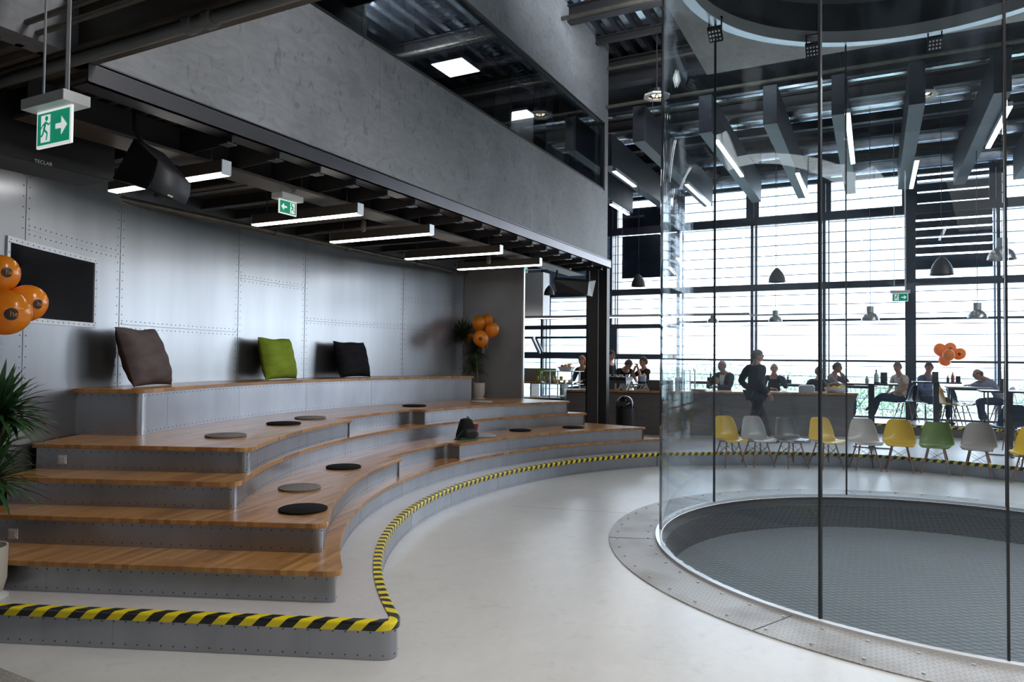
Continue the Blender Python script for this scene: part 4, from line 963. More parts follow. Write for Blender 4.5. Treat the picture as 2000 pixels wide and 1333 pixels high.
a = MB(); a.lathe([(.075, 0), (.08, .26), (.06, .28), (0, .285)], (-3.78, 15.3, ZC), 16); simple('drink_canister', 'dark round canister on the counter near the left edge of the glass', 'canister', [('t', a, MT['channel'])], (-3.78, 15.3, ZC), smooth=True)
# beer-tap like chrome posts left on counter
for i, x in enumerate((-3.62, -3.5, -3.40)):
    q = MB(); q.tube([(x, 15.15, ZC), (x, 15.15, ZC+.42), (x, 15.09, ZC+.46), (x, 15.03, ZC+.42)], .014, 8); tag(q.build('water_tap', MT['chrome'], None, True, at=(x, 15.15, ZC)), 'slim chrome tap standing on the counter behind the glass edge', 'tap', 'chrome taps on the counter')
# black bin
a = MB(); a.lathe([(.17, 0), (.175, .02), (.175, .62)], (-4.28, 13.15, Z0), 28); b = MB(); b.lathe([(.178, .62), (.172, .70), (.14, .79), (.08, .845), (0, .86)], (-4.28, 13.15, Z0), 28)
c = MB(); c.obox((-4.28, 12.99, Z0+.70), (.07, 0, 0), (0, .012, 0), (0, 0, .05))
simple('waste_bin', 'tall black waste bin with a shiny domed lid against the counter', 'bin', [('bin_body', a, MT['black']), ('dome_lid', b, mat('gloss_black', (.02, .02, .02), .06, .6)), ('flap', c, MT['steel'])], (-4.28, 13.15, Z0), smooth=True)

# ---- pendant lamps
def pendant(x, y, z, label, style, r=.16):
    t_ = thing('pendant_lamp', label, 'pendant lamp', (x, y, z), 'pendant lamps over the café')
    if style == 'cone':
        MB().lathe([(r, 0), (r*.93, r*.55), (r*.7, r*1.1), (r*.35, r*1.55), (.02, r*1.75)], (x, y, z), 24, cap=False).build('lamp_shade', MT['steel'], t_, smooth=True)
        top = z+r*1.75
    else:
        MB().lathe([(r, 0), (r*.95, r*.3), (r*.75, r*.65), (r*.4, r*.9), (r*.35, r*.92)], (x, y, z), 24, cap=False).build('lamp_shade', mat_dome, t_, smooth=True)
        MB().lathe([(r*.42, 0), (r*.42, r*.75), (r*.1, r*.8)], (x, y, z+r*.93), 16).build('gear_housing', MT['aluw'], t_, smooth=True); top = z+r*1.7
    MB().tube([(x, y, top), (x, y, 7.3)], .006, 6).build('cord', MT['black'], t_)
mat_dome = mat('dome_metal', (.42, .42, .43), .3, .7)
pendant(-4.75, 15.5, 3.42, 'dark cone pendant lamp between the steel column and the glass cylinder', 'cone')
pendant(-1.80, 15.5, 3.40, 'bluish cone pendant lamp in front of the upper window bar', 'cone', .17)
pendant(1.12, 15.5, 3.42, 'cone pendant lamp over the high tables by the slatted blind', 'cone', .2)
pendant(-6.95, 15.5, 3.30, 'small cone pendant lamp seen left of the black hanging loudspeaker', 'cone', .13)
pendant(2.02, 15.2, 3.62, 'domed metal pendant lamp near the right edge, highest of them', 'dome', .23)
pendant(-.08, 15.5, 2.58, 'domed metal pendant lamp left of the broad window column', 'dome', .165)
pendant(1.68, 15.5, 2.60, 'domed metal pendant lamp right of the orange balloons by the window', 'dome', .165)
pendant(-1.83, 15.5, 2.58, 'domed metal pendant lamp above the walking person', 'dome', .14)
pendant(-3.10, 15.5, 2.58, 'domed pendant lamp beside the bearded man at the counter', 'dome', .12)
tw = linear_light((-9.4, 15.4), (-2.4, 15.9), 2.74, .06, .06, 'long bright suspended light line crossing in front of the windows', None, None, caps=False)
for x in (-8, -5.2, -3): MB().tube([(x, 15.5+(x+8)*.07, 2.8), (x, 15.5+(x+8)*.07, 7.3)], .004, 5).build('cord', MT['steel'], tw)
q = MB(); q.box((-2.4, 15.9, 2.74), (-1.0, 16.0, 2.77)); 
tag(q.build('light_rail', MT['aluw'], None, at=(-1.7, 15.9, 2.74)), 'slim grey suspended rail continuing the light line behind the glass', 'rail')
for x, y, l in ((-3.34, 11.9, 'round ceiling downlight in a white plate left of the glass cylinder'), (.75, 13.78, 'round ceiling downlight seen through the glass at top right')):
    t = thing('downlight', l, 'downlight', (x, y, 6.3), 'round ceiling downlights'); q = MB(); q.lathe([(.23, .03), (.23, 0), (.15, 0), (.15, .03)], (x, y, 6.3), 8, cap=False); q.build('plate', MT['white'], t)
    q = MB(); q.lathe([(.15, .0), (.14, .12), (0, .13)], (x, y, 6.3), 20, cap=False); q.build('reflector', MT['black'], t)
    q = MB()
    for i in range(7): a = 2*PI*i/7; q.ball((x+.07*math.cos(a), y+.07*math.sin(a), 6.34), .022, 6)
    q.build('lamp_cluster', mat('warm_lamp', (1, .8, .5), .3, emit=(1, .8, .55, 3)), t); MB().tube([(x, y, 6.43), (x, y, 7.55)], .012, 6).build('stem', MT['steel'], t)

# ---- exit signs
def exit_sign(label, c, u, w_, h, right=True, hang=None, box=True):
    """c: top centre of the box; u: unit vector along the sign seen left to right"""
    c = Vector(c); u = Vector(u).normalized(); nn = Vector((u.y, -u.x, 0)); t_ = thing('exit_sign', label, 'exit sign', tuple(c), 'green exit signs'); Zv = Vector((0, 0, 1))
    MB().obox(c-Zv*.028, u*w_*.62, nn*.07, (0, 0, .028)).build('housing', MT['white'], t_, bevel=.003)
    pc = c-Zv*(.056+h/2); pn = MB().obox(pc, u*w_/2, nn*.006, (0, 0, h/2)).build('sign_plate', MT['signwhite'], t_)
    for sd in (1, -1):
        N = nn*sd; U_ = u*sd; o_ = pc+N*.0075
        g = MB().obox(o_, U_*w_*.46, N*.001, (0, 0, h*.43)).build('green_field', MT['green'], pn)
        def pt(a, b): return o_+N*.0022+U_*(a*w_*.46)+Zv*(b*h*.43)
        P_ = MB(); dx = -.5 if (right == (sd == 1)) else .5; ax = -dx; sg = 1 if ax > 0 else -1
        def poly(L):
            k0 = len(P_.v); P_.v += [pt(a, b) for a, b in L]; P_.v += [pt(a, b)+N*.0006 for a, b in L]; P_.face(range(k0+len(L), k0+2*len(L)))
            for i in range(len(L)): j = (i+1) % len(L); P_.face([k0+i, k0+j, k0+len(L)+j, k0+len(L)+i])
        poly([(ax-.34*sg, .16), (ax+.02*sg, .16), (ax+.02*sg, .58), (ax+.38*sg, 0), (ax+.02*sg, -.58), (ax+.02*sg, -.16), (ax-.34*sg, -.16)])
        poly([(dx-.26, .85), (dx+.32, .85), (dx+.32, -.85), (dx-.26, -.85)])
        P_.build('arrow_and_door', MT['signwhite'], g)
        R_ = MB()
        def limb(a, b, tk=.07):
            A_, B_ = pt(*a)+N*.0012, pt(*b)+N*.0012; R_.bar(A_, B_, .0008, tk*w_*.46, up=N.cross((B_-A_).normalized()))
        f = sg
        limb((dx+.06*f, .42), (dx-.06*f, -.05), .12); limb((dx+.06*f, .40), (dx+.24*f, .2)); limb((dx+.24*f, .2), (dx+.34*f, .32), .05); limb((dx+.05*f, .4), (dx-.16*f, .2)); limb((dx-.16*f, .2), (dx-.26*f, .02), .05)
        limb((dx-.05*f, -.05), (dx+.16*f, -.32), .09); limb((dx+.16*f, -.32), (dx+.1*f, -.75), .07); limb((dx-.06*f, -.05), (dx-.16*f, -.42), .09); limb((dx-.16*f, -.42), (dx-.42*f, -.5), .07)
        cc = pt(dx+.1*f, .62)+N*.0008; R_.lathe([(w_*.045, 0), (w_*.045, .0008)], cc, 12, axis=N)
        R_.build('running_figure', MT['green'], g)
    if hang:
        for i, (s_, m_) in enumerate(((-.36, 'aluw'), (.30, 'white'), (.36, 'aluw'))): p = c+u*w_*s_; MB().tube([p, (p.x, p.y, hang)], .006, 6).build('hanging_rod', MT[m_], t_)
    return t_
exit_sign('large green exit sign with a right arrow hanging on rods at top left', (-3.80, 2.17, 3.10), (1, 0, 0), .30, .195, True, 3.95)
exit_sign('green exit sign with a left arrow under the low ceiling beam', px(562, 381, 0, -5.02), (0, 1, 0), .225, .135, False, 3.6)
exit_sign('small pale exit sign at the far end of the low ceiling by the window', px(1022, 511, 1, 12.2), (.5, .86, 0), .2, .15, True, 3.6)
exit_sign('tiny exit sign hanging in front of the window column behind the glass', (.46, 16.5, 3.24), (1, 0, 0), .29, .17, True, 7.3)

# ---- loudspeakers
def hexa(P_): q_ = MB(); q_.add(P_, [(0, 1, 2, 3), (4, 7, 6, 5), (0, 4, 5, 1), (1, 5, 6, 2), (2, 6, 7, 3), (3, 7, 4, 0)]); return q_
BG = mat('speaker_cloth', (.022, .024, .03), .55, noise=((200, 200, 200), .5, 2))
t = thing('loudspeaker', 'big black rectangular loudspeaker on the wall top behind the large exit sign', 'loudspeaker', (-5.6, 3.0, 3.1))
q = MB(); q.box((-5.75, 1.6, 3.13), (-5.32, 3.5, 3.62)); q.build('cabinet', MT['black'], t, bevel=.008)
text_mesh('maker_mark', 'TECLAR', .035, MT['aluw'], t, (.285, -.10, .03), (PI/2, 0, PI/2))
t = thing('loudspeaker', 'tilted black loudspeaker with a curved front hanging in front of the slim light', 'loudspeaker', tuple(depth_pt(300, 340, 4.9)))
f_ = [depth_pt(x, y, d) for x, y, d in ((308, 312, 4.75), (372, 358, 4.95), (360, 402, 4.9), (286, 370, 4.7))]; bkp = [depth_pt(x, y, d) for x, y, d in ((262, 268, 5.1), (322, 300, 5.3), (300, 356, 5.25), (218, 350, 5.0))]
hexa(bkp+f_).build('cabinet', MT['black'], t, bevel=.008)
q = MB(); dn = ((f_[0]-bkp[0]).normalized()); rows = []
for i in range(9):
    s_ = i/8; bul = math.sin(PI*s_)*.03; a = f_[0].lerp(f_[3], s_)+dn*(.008+bul); b = f_[1].lerp(f_[2], s_)+dn*(.008+bul); k0 = len(q.v); q.v += [a, b]
    if i: q.face([k0-2, k0-1, k0+1, k0])
o = q.build('grille', BG, t, smooth=True); s_ = o.modifiers.new('s', 'SOLIDIFY'); s_.thickness = .006
mk = MB(); c_ = f_[3].lerp(f_[2], .55)*.85+f_[0].lerp(f_[1], .55)*.15+dn*.028; uu = (f_[2]-f_[3]).normalized(); mk.obox(c_, uu*.018, uu.cross(dn)*.005, dn*.001); mk.build('badge', MT['aluw'], t)
MB().tube([depth_pt(290, 300, 5.1), depth_pt(262, 250, 5.1), depth_pt(262, 200, 5.15)], .015, 6).build('mounting_bracket', MT['black'], t)
t = thing('loudspeaker', 'black loudspeaker with a curved end hanging beside the steel column', 'loudspeaker', tuple(depth_pt(1120, 560, 11.5)))
f_ = [depth_pt(x, y, d) for x, y, d in ((1080, 546, 11.8), (1150, 550, 11.5), (1147, 577, 11.5), (1087, 571, 11.8))]; bkp = [depth_pt(x, y, d) for x, y, d in ((1084, 541, 12.1), (1164, 548, 11.8), (1157, 580, 11.8), (1092, 566, 12.1))]
hexa(f_+bkp).build('cabinet', MT['black'], t, bevel=.006)
MB().tube([depth_pt(1088, 545, 12), depth_pt(1088, 528, 12)], .02, 6).build('mounting_bracket', MT['black'], t)
MB().tube([depth_pt(1150, 550, 11.7), depth_pt(1150, 530, 11.7)], .02, 6).build('mounting_bracket', MT['black'], t)
q = MB(); q.box((-7.8, 15.8, 2.8), (-7.25, 16.2, 3.9)); tag(q.build('wall_unit', MT['white'], None, at=(-7.5, 16, 2.8)), 'white box unit at the end of the metal wall under the ceiling', 'box')

# ================================================================= SHELL CHAIRS
SHELL = {}
def shell_mat(n_):
    c_ = {'yellow': (.72, .47, .008), 'grey': (.42, .40, .39), 'darkgrey': (.10, .10, .105), 'beige': (.52, .48, .45), 'green': (.13, .22, .01), 'taupe': (.34, .30, .28), 'black': (.02, .022, .028), 'navy': (.02, .04, .07), 'light': (.5, .55, .55)}[n_]
    if n_ not in SHELL: SHELL[n_] = mat('shell_'+n_, c_, .38, coat=.2)
    return SHELL[n_]
def chair_at(x, y, z, rz, col, label, pad=False, group='shell chairs standing round the glass cylinder', notch=False):
    t_ = thing('shell_chair', label, 'chair', (0, 0, 0), group)
    prof = [(-.25, .425, .185), (-.24, .447, .215), (-.18, .455, .24), (-.06, .44, .25), (.06, .435, .25), (.135, .452, .247), (.178, .51, .24), (.205, .60, .226), (.228, .70, .202), (.242, .785, .172), (.247, .818, .145), (.248, .826, .10)]
    if notch: prof = prof[:-2]+[(.244, .80, .165), (.246, .822, .16)]
    q = MB(); nu = 12
    for i, (yy, zz, hw) in enumerate(prof):
        bk__ = min(1, max(0, (i-4)/3))
        for j in range(nu+1):
            u = -1+2*j/nu; q.v.append(Vector((hw*u, yy-.075*bk__*u*u*min(1, hw/.2), zz+(1-bk__)*.035*u*u*min(1, i/2)-(.018*(1-u*u) if notch and i == len(prof)-1 else 0))))
    for i in range(len(prof)-1):
        for j in range(nu): k0 = i*(nu+1)+j; q.face([k0, k0+1, k0+nu+2, k0+nu+1])
    sh = q.build('seat_shell', shell_mat(col), t_, smooth=True); m_ = sh.modifiers.new('solid', 'SOLIDIFY'); m_.thickness = .009; m_.offset = 0
    m_ = sh.modifiers.new('sub', 'SUBSURF'); m_.levels = 1; m_.render_levels = 1
    if pad:
        q = MB(); q.ball((0, -.04, .462), .2, 18, (1.02, 1.0, .13)); q.build('seat_pad', shell_mat(col), t_, smooth=True)
    for sx in (-1, 1):
        for sy in (-1, 1): MB().tube([(sx*.105, sy*.10+.0, .415), (sx*.19, sy*.205, .005)], [.0135, .0095], 8).build('leg', MT['chairleg'], t_, smooth=True)
    q = MB()
    A_ = [(.12, -.118), (.12, .118), (-.12, .118), (-.12, -.118)]; B_ = [(.158, -.165), (.158, .165), (-.158, .165), (-.158, -.165)]
    for i in range(4):
        j = (i+1) % 4; a = A_[i]; b = B_[j]; q.tube([(a[0], a[1], .36), (b[0], b[1], .17)], .0032, 5); a = A_[j]; b = B_[i]; q.tube([(a[0], a[1], .36), (b[0], b[1], .17)], .0032, 5)
    for a, b in ((A_[0], A_[2]), (A_[1], A_[3])): q.tube([(a[0], a[1], .412), (b[0], b[1], .412)], .007, 6)
    q.build('wire_bracing', MT['black'], t_)
    t_.location = (x, y, z); t_.rotation_euler = (0, 0, rz); return t_
def chair_feet(xl, yl, xr, yr, col, label, **k):
    a = math.atan2(yr-yl, xr-xl); ex = k.pop('ex', 0); mx, my = (xl+xr)/2, (yl+yr)/2; chair_at(mx-math.sin(a)*.205, my+math.cos(a)*.205, 0, a+ex, col, label, **k)
chair_feet(-2.23, 11.99, -1.91, 12.18, 'yellow', 'yellow shell chair turned right, leftmost of the row round the glass', ex=.16)
chair_feet(-1.82, 12.24, -1.49, 12.43, 'grey', 'light grey shell chair between the leftmost yellow one and the dark grey one', ex=.16)
chair_feet(-1.32, 12.41, -.97, 12.62, 'darkgrey', 'dark grey shell chair with a padded seat, the only dark one in the row', ex=.16, pad=True, notch=True)
chair_feet(-.80, 12.62, -.47, 12.79, 'yellow', 'yellow shell chair crossed by the dark vertical glass joint', ex=.16)
chair_feet(-.30, 12.80, .07, 12.86, 'beige', 'beige shell chair with a padded seat between two yellow ones', ex=.12, pad=True)
chair_feet(.17, 12.91, .54, 12.92, 'yellow', 'yellow shell chair facing the camera between the beige and the green one')
chair_feet(.65, 12.98, 1.02, 12.93, 'green', 'green padded shell chair, only green one in the row', pad=True, notch=True)
chair_feet(1.20, 12.97, 1.57, 12.90, 'taupe', 'taupe grey shell chair right of the green one')
chair_feet(1.79, 12.72, 2.14, 12.58, 'yellow', 'yellow shell chair at the right photo edge behind the glass')
chair_at(2.08, 14.95, Z0, -.5, 'navy', 'dark shell chair on the platform behind the last yellow one at the right edge', group='café chairs')
chair_at(.62, 18.28, .432, -1.25, 'navy', 'dark shell chair under the man in the cream shirt', group='café chairs')
chair_at(1.00, 18.32, .432, .75, 'black', 'black shell chair under the man in the blue shirt', group='café chairs')
chair_at(1.40, 17.66, .432, 1.25, 'yellow', 'empty yellow shell chair at the wire braced café table', group='café chairs')
chair_at(1.62, 18.1, .432, 1.1, 'black', 'empty black shell chair right behind the yellow one at the café table', group='café chairs')
chair_at(2.42, 18.35, .432, -1.45, 'light', 'pale shell chair under the bald man leaning on the table', group='café chairs')
chair_at(-.92, 17.85, .432, 1.45, 'light', 'pale shell chair under the man in the checked shirt', group='café chairs')
chair_at(-2.35, 18.4, .432, 1.9, 'grey', 'pale grey shell chair seen left of the walking person over the counter', group='café chairs')
chair_at(-1.10, 18.6, .432, -1.6, 'grey', 'pale grey shell chair seen right of the box on the counter', group='café chairs')
chair_at(3.0, 18.0, .432, -1.3, 'black', 'dark shell chair by the window at the right photo edge', group='café chairs')

# ================================================================= CAFÉ TABLES
def high_table(x, y, zt, sx, sy, label):
    t_ = thing('high_table', label, 'table', (x, y, Z0), 'high café tables')
    MB().box((x-sx, y-sy, zt-.03), (x+sx, y+sy, zt)).build('table_top', MT['table'], t_, bevel=.003)
    MB().box((x-.05, y-.05, Z0+.012), (x+.05, y+.05, zt-.03)).build('pedestal', MT['table'], t_)
    MB().box((x-.3, y-.03, Z0), (x+.3, y+.03, Z0+.02)).build('foot_bar', MT['table'], t_); MB().box((x-.03, y-.3, Z0), (x+.03, y+.3, Z0+.02)).build('foot_bar', MT['table'], t_)
def wire_table(x, y, zf, zt, sx, sy, label):
    t_ = thing('cafe_table', label, 'table', (x, y, zf), 'wire braced café tables')
    MB().box((x-sx, y-sy, zt-.03), (x+sx, y+sy, zt)).build('table_top', mat('table_top_pale', (.3, .31, .33), .3), t_, bevel=.003)
    q = MB()
    for s1 in (-1, 1):
        for s2 in (-1, 1): q.box((x+s1*sx*.8-.014, y+s2*sy*.8-.014, zf), (x+s1*sx*.8+.014, y+s2*sy*.8+.014, zt-.03))
        q.box((x+s1*sx*.8-.012, y-sy*.8, zf), (x+s1*sx*.8+.012, y+sy*.8, zf+.02))
    q.box((x-sx*.8, y-sy*.8-.012, zt-.07), (x+sx*.8, y-sy*.8+.012, zt-.03)); q.box((x-sx*.8, y-sy*.8-.012, zf), (x+sx*.8, y-sy*.8+.012, zf+.02))
    q.build('leg_frame', MT['table'], t_)
    q = MB()
    for s2 in (-1, 1):
        q.tube([(x-sx*.8, y+s2*sy*.8, zf), (x+sx*.8, y+s2*sy*.8, zt-.05)], .004, 5); q.tube([(x+sx*.8, y+s2*sy*.8, zf), (x-sx*.8, y+s2*sy*.8, zt-.05)], .004, 5)
    q.build('cross_wires', MT['table'], t_)
high_table(-.06, 14.38, 1.385, .42, .32, 'black high table on a thick leg left of the broad window column')
p2 = px(1828, 746, 2, 1.385); high_table(p2.x, p2.y, 1.385, .42, .3, 'black high table on a thick leg behind the green chair')
high_table(2.0, 14.42, 1.31, .42, .32, 'black high table at the right photo edge')
wire_table(1.75, 17.78, .432, 1.27, .40, .36, 'wire braced table at which the bald man leans')
wire_table(-.30, 17.85, .432, 1.25, .34, .34, 'wire braced table right of the man in the checked shirt')
wire_table(-1.82, 18.2, .432, 1.24, .42, .34, 'wire braced table seen over the counter right of the walking person')
wire_table(-3.75, 18.0, .432, 1.26, .42, .34, 'wire braced table seen over the counter left of the bearded man')
def bottle(x, y, z, r, h, c_, label, name='bottle', cap=(.6, .05, .05)):
    t_ = thing(name, label, 'bottle', (x, y, z)); M1 = mat('bottle_body', c_, .2)
    MB().lathe([(r*.95, 0), (r, .01), (r, h*.6), (r*.45, h*.78), (r*.4, h*.9)], (x, y, z), 12).build('body', M1, t_, smooth=True); MB().lathe([(r*.45, h*.9), (r*.45, h)], (x, y, z), 10).build('cap', mat('cap', cap, .4), t_)
bottle(.02, 14.30, 1.385, .038, .25, (.55, .62, .66), 'clear water bottle on the high table left of the window column', cap=(.3, .35, .4))
bottle(-.13, 14.42, 1.385, .03, .13, (.5, .56, .6), 'short clear bottle on the high table beside the water bottle', cap=(.5, .5, .5))
bottle(p2.x+.28, p2.y-.1, 1.385, .03, .2, (.5, .08, .06), 'red sauce bottle with a pale cap on the high table behind the green chair', cap=(.8, .8, .8))
bottle(p2.x+.20, p2.y-.08, 1.385, .025, .13, (.03, .02, .02), 'small dark bottle beside the red sauce bottle', cap=(.5, .1, .05))
def menu(x, y, z, label, w_=.11, h=.2):
    t_ = thing('menu_stand', label, 'menu stand', (x, y, z), 'dark menu stands on the tables'); MB().box((x-w_/2, y-.012, z+.01), (x+w_/2, y+.012, z+h)).build('card', mat('menu_card', (.035, .03, .03), .4, noise=((25, 25, 18), .8, 4)), t_); MB().box((x-w_/2-.01, y-.03, z), (x+w_/2+.01, y+.03, z+.012)).build('foot', MT['black'], t_)
menu(.14, 14.36, 1.385, 'dark menu stand on the high table left of the window column'); menu(p2.x-.02, p2.y-.12, 1.385, 'dark menu stand in front of the man in the blue shirt'); menu(1.92, 14.36, 1.31, 'dark menu stand on the high table at the right photo edge'); menu(p2.x+.38, p2.y, 1.385, 'short dark menu stand right of the red sauce bottle', .08, .12)
for x, y, z, l in ((-1.95, 18.15, 1.24, 'black condiment tray with little bottles right of the walking person'), (-3.55, 18.0, 1.26, 'black condiment tray with little bottles left of the bearded man')):
    t = thing('condiment_tray', l, 'tray', (x, y, z)); MB().box((x-.17, y-.07, z), (x+.17, y+.07, z+.09)).build('tray', MT['black'], t)
    for dx in (-.1, 0, .09): MB().lathe([(.02, .09), (.022, .15), (.01, .17), (.012, .2)], (x+dx, y, z), 8).build('small_bottle', MT['steel'], t, smooth=True)
q = MB(); q.box((-.02, 14.2, 1.385), (.08, 14.26, 1.41)); tag(q.build('glasses_case', MT['black'], None, at=(.03, 14.23, 1.385), bevel=.005), 'small black case lying on the high table by the water bottle', 'case')

# ================================================================= PEOPLE
def skin_obj(name, J, E, Rd, M, parent, root=0, sub=1):
    me = bpy.data.meshes.new(name); me.from_pydata([tuple(v) for v in J], E, []); me.materials.append(M)
    o_ = bpy.data.objects.new(name, me); C.objects.link(o_); o_.parent = parent
    m_ = o_.modifiers.new('skin', 'SKIN'); m_.use_smooth_shade = True; m_.branch_smoothing = .6
    for i, r in enumerate(Rd): me.skin_vertices[0].data[i].radius = r if isinstance(r, tuple) else (r, r); me.skin_vertices[0].data[i].use_root = (i == root)
    m_ = o_.modifiers.new('sub', 'SUBSURF'); m_.levels = sub; m_.render_levels = sub; return o_
STAND = dict(pelvis=(0, 0, .95), waist=(0, .0, 1.10), chest=(0, .0, 1.31), neckb=(0, .01, 1.46), neck=(0, -.005, 1.53), head=(0, -.02, 1.63), crown=(0, -.015, 1.71),
             shL=(.185, .01, 1.42), elL=(.25, .03, 1.14), wrL=(.25, -.08, .90), shR=(-.185, .01, 1.42), elR=(-.25, .03, 1.14), wrR=(-.25, -.08, .90),
             hiL=(.095, 0, .92), knL=(.1, -.03, .50), anL=(.1, .02, .09), hiR=(-.095, 0, .92), knR=(-.1, -.03, .50), anR=(-.1, .02, .09))
SIT = dict(STAND, pelvis=(0, .02, .55), waist=(0, .04, .68), chest=(0, .03, .89), neckb=(0, .01, 1.04), neck=(0, -.01, 1.11), head=(0, -.04, 1.21), crown=(0, -.035, 1.29),
           shL=(.185, .02, 1.0), elL=(.25, -.03, .76), wrL=(.16, -.26, .73), shR=(-.185, .02, 1.0), elR=(-.25, -.03, .76), wrR=(-.16, -.26, .73),
           hiL=(.1, -.03, .52), knL=(.13, -.42, .53), anL=(.13, -.40, .09), hiR=(-.1, -.03, .52), knR=(-.13, -.42, .53), anR=(-.13, -.40, .09))
def head_part(H, up, fd, sx, keep=None, lift=0):
    """head surface with jaw, nose, brow; keep(f, s, u) selects faces for hair or beard"""
    vs, fs, N_, K_ = [], [], 28, 22; dirs = []
    for i in range(K_+1):
        th_ = PI*i/K_
        for j in range(N_):
            ph = 2*PI*j/N_; f, s_, u_ = math.sin(th_)*math.cos(ph), math.sin(th_)*math.sin(ph), math.cos(th_); x, y, z = .078*s_, .096*f, .118*u_
            if u_ < -.1: t_ = min(1, (-u_-.1)/.8); x *= 1-.36*t_; y = y*(1-.16*t_)+.012*t_*(1 if f > 0 else -.6)
            if f > 0:
                y -= .010*f*(1-abs(u_)); y += .027*math.exp(-((s_/.17)**2))*math.exp(-(((u_+.10)/.16)**2)); y += .006*math.exp(-(((u_-.28)/.1)**2)); y -= .009*math.exp(-(((abs(s_)-.36)/.16)**2))*math.exp(-(((u_-.12)/.1)**2)); y += .006*math.exp(-((s_/.3)**2))*math.exp(-(((u_+.42)/.07)**2))
            else: y -= .010*math.exp(-(((u_-.2)/.5)**2))
            n_ = (fd*f/.096+sx*s_/.078+up*u_/.118).normalized(); vs.append(H+fd*y+sx*x+up*z+n_*lift); dirs.append((f, s_, u_))
    for i in range(K_):
        for j in range(N_):
            q4 = (i*N_+j, i*N_+(j+1) % N_, (i+1)*N_+(j+1) % N_, (i+1)*N_+j)
            m_ = [sum(dirs[k][c] for k in q4)/4 for c in range(3)]
            if keep is None or keep(*m_): fs.append(q4)
    return vs, fs
def person(label, loc, rz, base, skin='skin', top=(.05, .05, .06), legs=(.03, .04, .07), shoes=(.03, .025, .025), hair=(.1, .08, .06), bald=False, long_hair=False, jacket=False, short=False, beard=None, glasses=False, face_turn=0, cap=None, hem=0, white_front=False, **ov):
    J = {k_: Vector(v) for k_, v in dict(base, **ov).items()}; t_ = thing('person', label, 'person', (0, 0, 0), None); Sk = MT[skin]
    P = J; names = ['pelvis', 'waist', 'chest', 'neckb', 'neck', 'head']; R_ = [(.14, .10), (.125, .09), (.15, .10), (.085, .07), (.056, .058), (.05, .055)]
    V = [P[n] for n in names]; E_ = [(i, i+1) for i in range(5)]
    def ch(par, pts, rads):
        for p, r in zip(pts, rads): V.append(Vector(p)); R_.append(r); E_.append((par, len(V)-1)); par = len(V)-1
        return par
    for s_, sd in (('L', 1), ('R', -1)):
        w_ = ch(3, [P['sh'+s_], P['el'+s_], P['wr'+s_]], [.062, .043, .028]); d = (P['wr'+s_]-P['el'+s_]).normalized()
        palm = ch(w_, [P['wr'+s_]+d*.06], [(.036, .018)]); side = d.cross(Vector((0, 0, 1))); side = side.normalized() if side.length > .05 else Vector((1, 0, 0)); dn = d.cross(side).normalized()*(-1 if d.cross(side).z > 0 else 1)
        for f_, (off, L) in enumerate(((-.03, .065), (-.01, .078), (.01, .074), (.03, .058))):
            b_ = P['wr'+s_]+d*.095+side*off; ch(palm, [b_, b_+d*L*.5+dn*.01, b_+d*L*.85+dn*.035], [.0095, .0085, .007])
        b_ = P['wr'+s_]+d*.04-side*.035*sd; ch(palm, [b_, b_+d*.035-side*.02*sd+dn*.015], [.011, .009])
        ch(0, [P['hi'+s_], P['kn'+s_], P['an'+s_]], [.092, .058, .04])
    H0 = P['head']; up = (P['crown']-P['head']).normalized(); fx = math.radians(face_turn); fd = Vector((math.sin(fx), -math.cos(fx), 0)); fd = (fd-up*fd.dot(up)).normalized(); sx = up.cross(fd).normalized(); H = H0+up*.012+fd*.006
    bo = skin_obj('body', V, E_, R_, Sk, t_)
    bpy.context.view_layer.update(); me = bpy.data.meshes.new_from_object(bo.evaluated_get(bpy.context.evaluated_depsgraph_get())); bo.modifiers.clear()
    bm = bmesh.new(); bm.from_mesh(me)
    def addm(vs, fs):
        w2 = [bm.verts.new(v) for v in vs]
        for f in fs:
            try: bm.faces.new([w2[i] for i in f]).smooth = True
            except ValueError: pass
    addm(*head_part(H, up, fd, sx))
    for sg in (-1, 1):
        e_ = MB(); e_.ball((0, 0, 0), .03, 8); addm([H+sx*(sg*.078+v.x*.35)+fd*(v.y*.55-.008)+up*v.z for v in e_.v], e_.f)
    bmesh.ops.recalc_face_normals(bm, faces=bm.faces); bm.to_mesh(me); bm.free(); bo.data = me
    g_ = .018 if jacket else .010
    V2 = [P['pelvis'], P['waist'], P['chest'], P['neckb']]; R2 = [(.155+g_, .115+g_), ((.158 if jacket else .14)+g_, (.118 if jacket else .105)+g_), ((.178 if jacket else .165)+g_, .112+g_), (.085+g_*.5, .07+g_*.5)]; E2 = [(0, 1), (1, 2), (2, 3)]
    if hem:
        q = MB(); rows = [(.12, .165, .125), (.04, .178, .135), (-.06, .188, .145), (-hem, .192, .155)]
        for dz_, rx_, ry_ in rows:
            for j in range(24): a_ = 2*PI*j/24; q.v.append(P['pelvis']+Vector((rx_*math.cos(a_), ry_*math.sin(a_)+.01, dz_)))
        for i in range(3):
            for j in range(24): q.face([i*24+j, i*24+(j+1) % 24, (i+1)*24+(j+1) % 24, (i+1)*24+j])
        o_ = q.build('jacket_tail', mat('cloth_top', top, .85, spec=.2), t_, smooth=True); m_ = o_.modifiers.new('s', 'SOLIDIFY'); m_.thickness = .01
    for s_ in 'LR':
        k0 = len(V2); end = P['el'+s_].lerp(P['sh'+s_], .35) if short else P['wr'+s_]
        V2 += [P['sh'+s_]]+([end] if short else [P['el'+s_], end]); R2 += [.066+g_]+([.05+g_] if short else [.047+g_, .034+g_]); E2 += [(3, k0)]+[(i, i+1) for i in range(k0, len(V2)-1)]
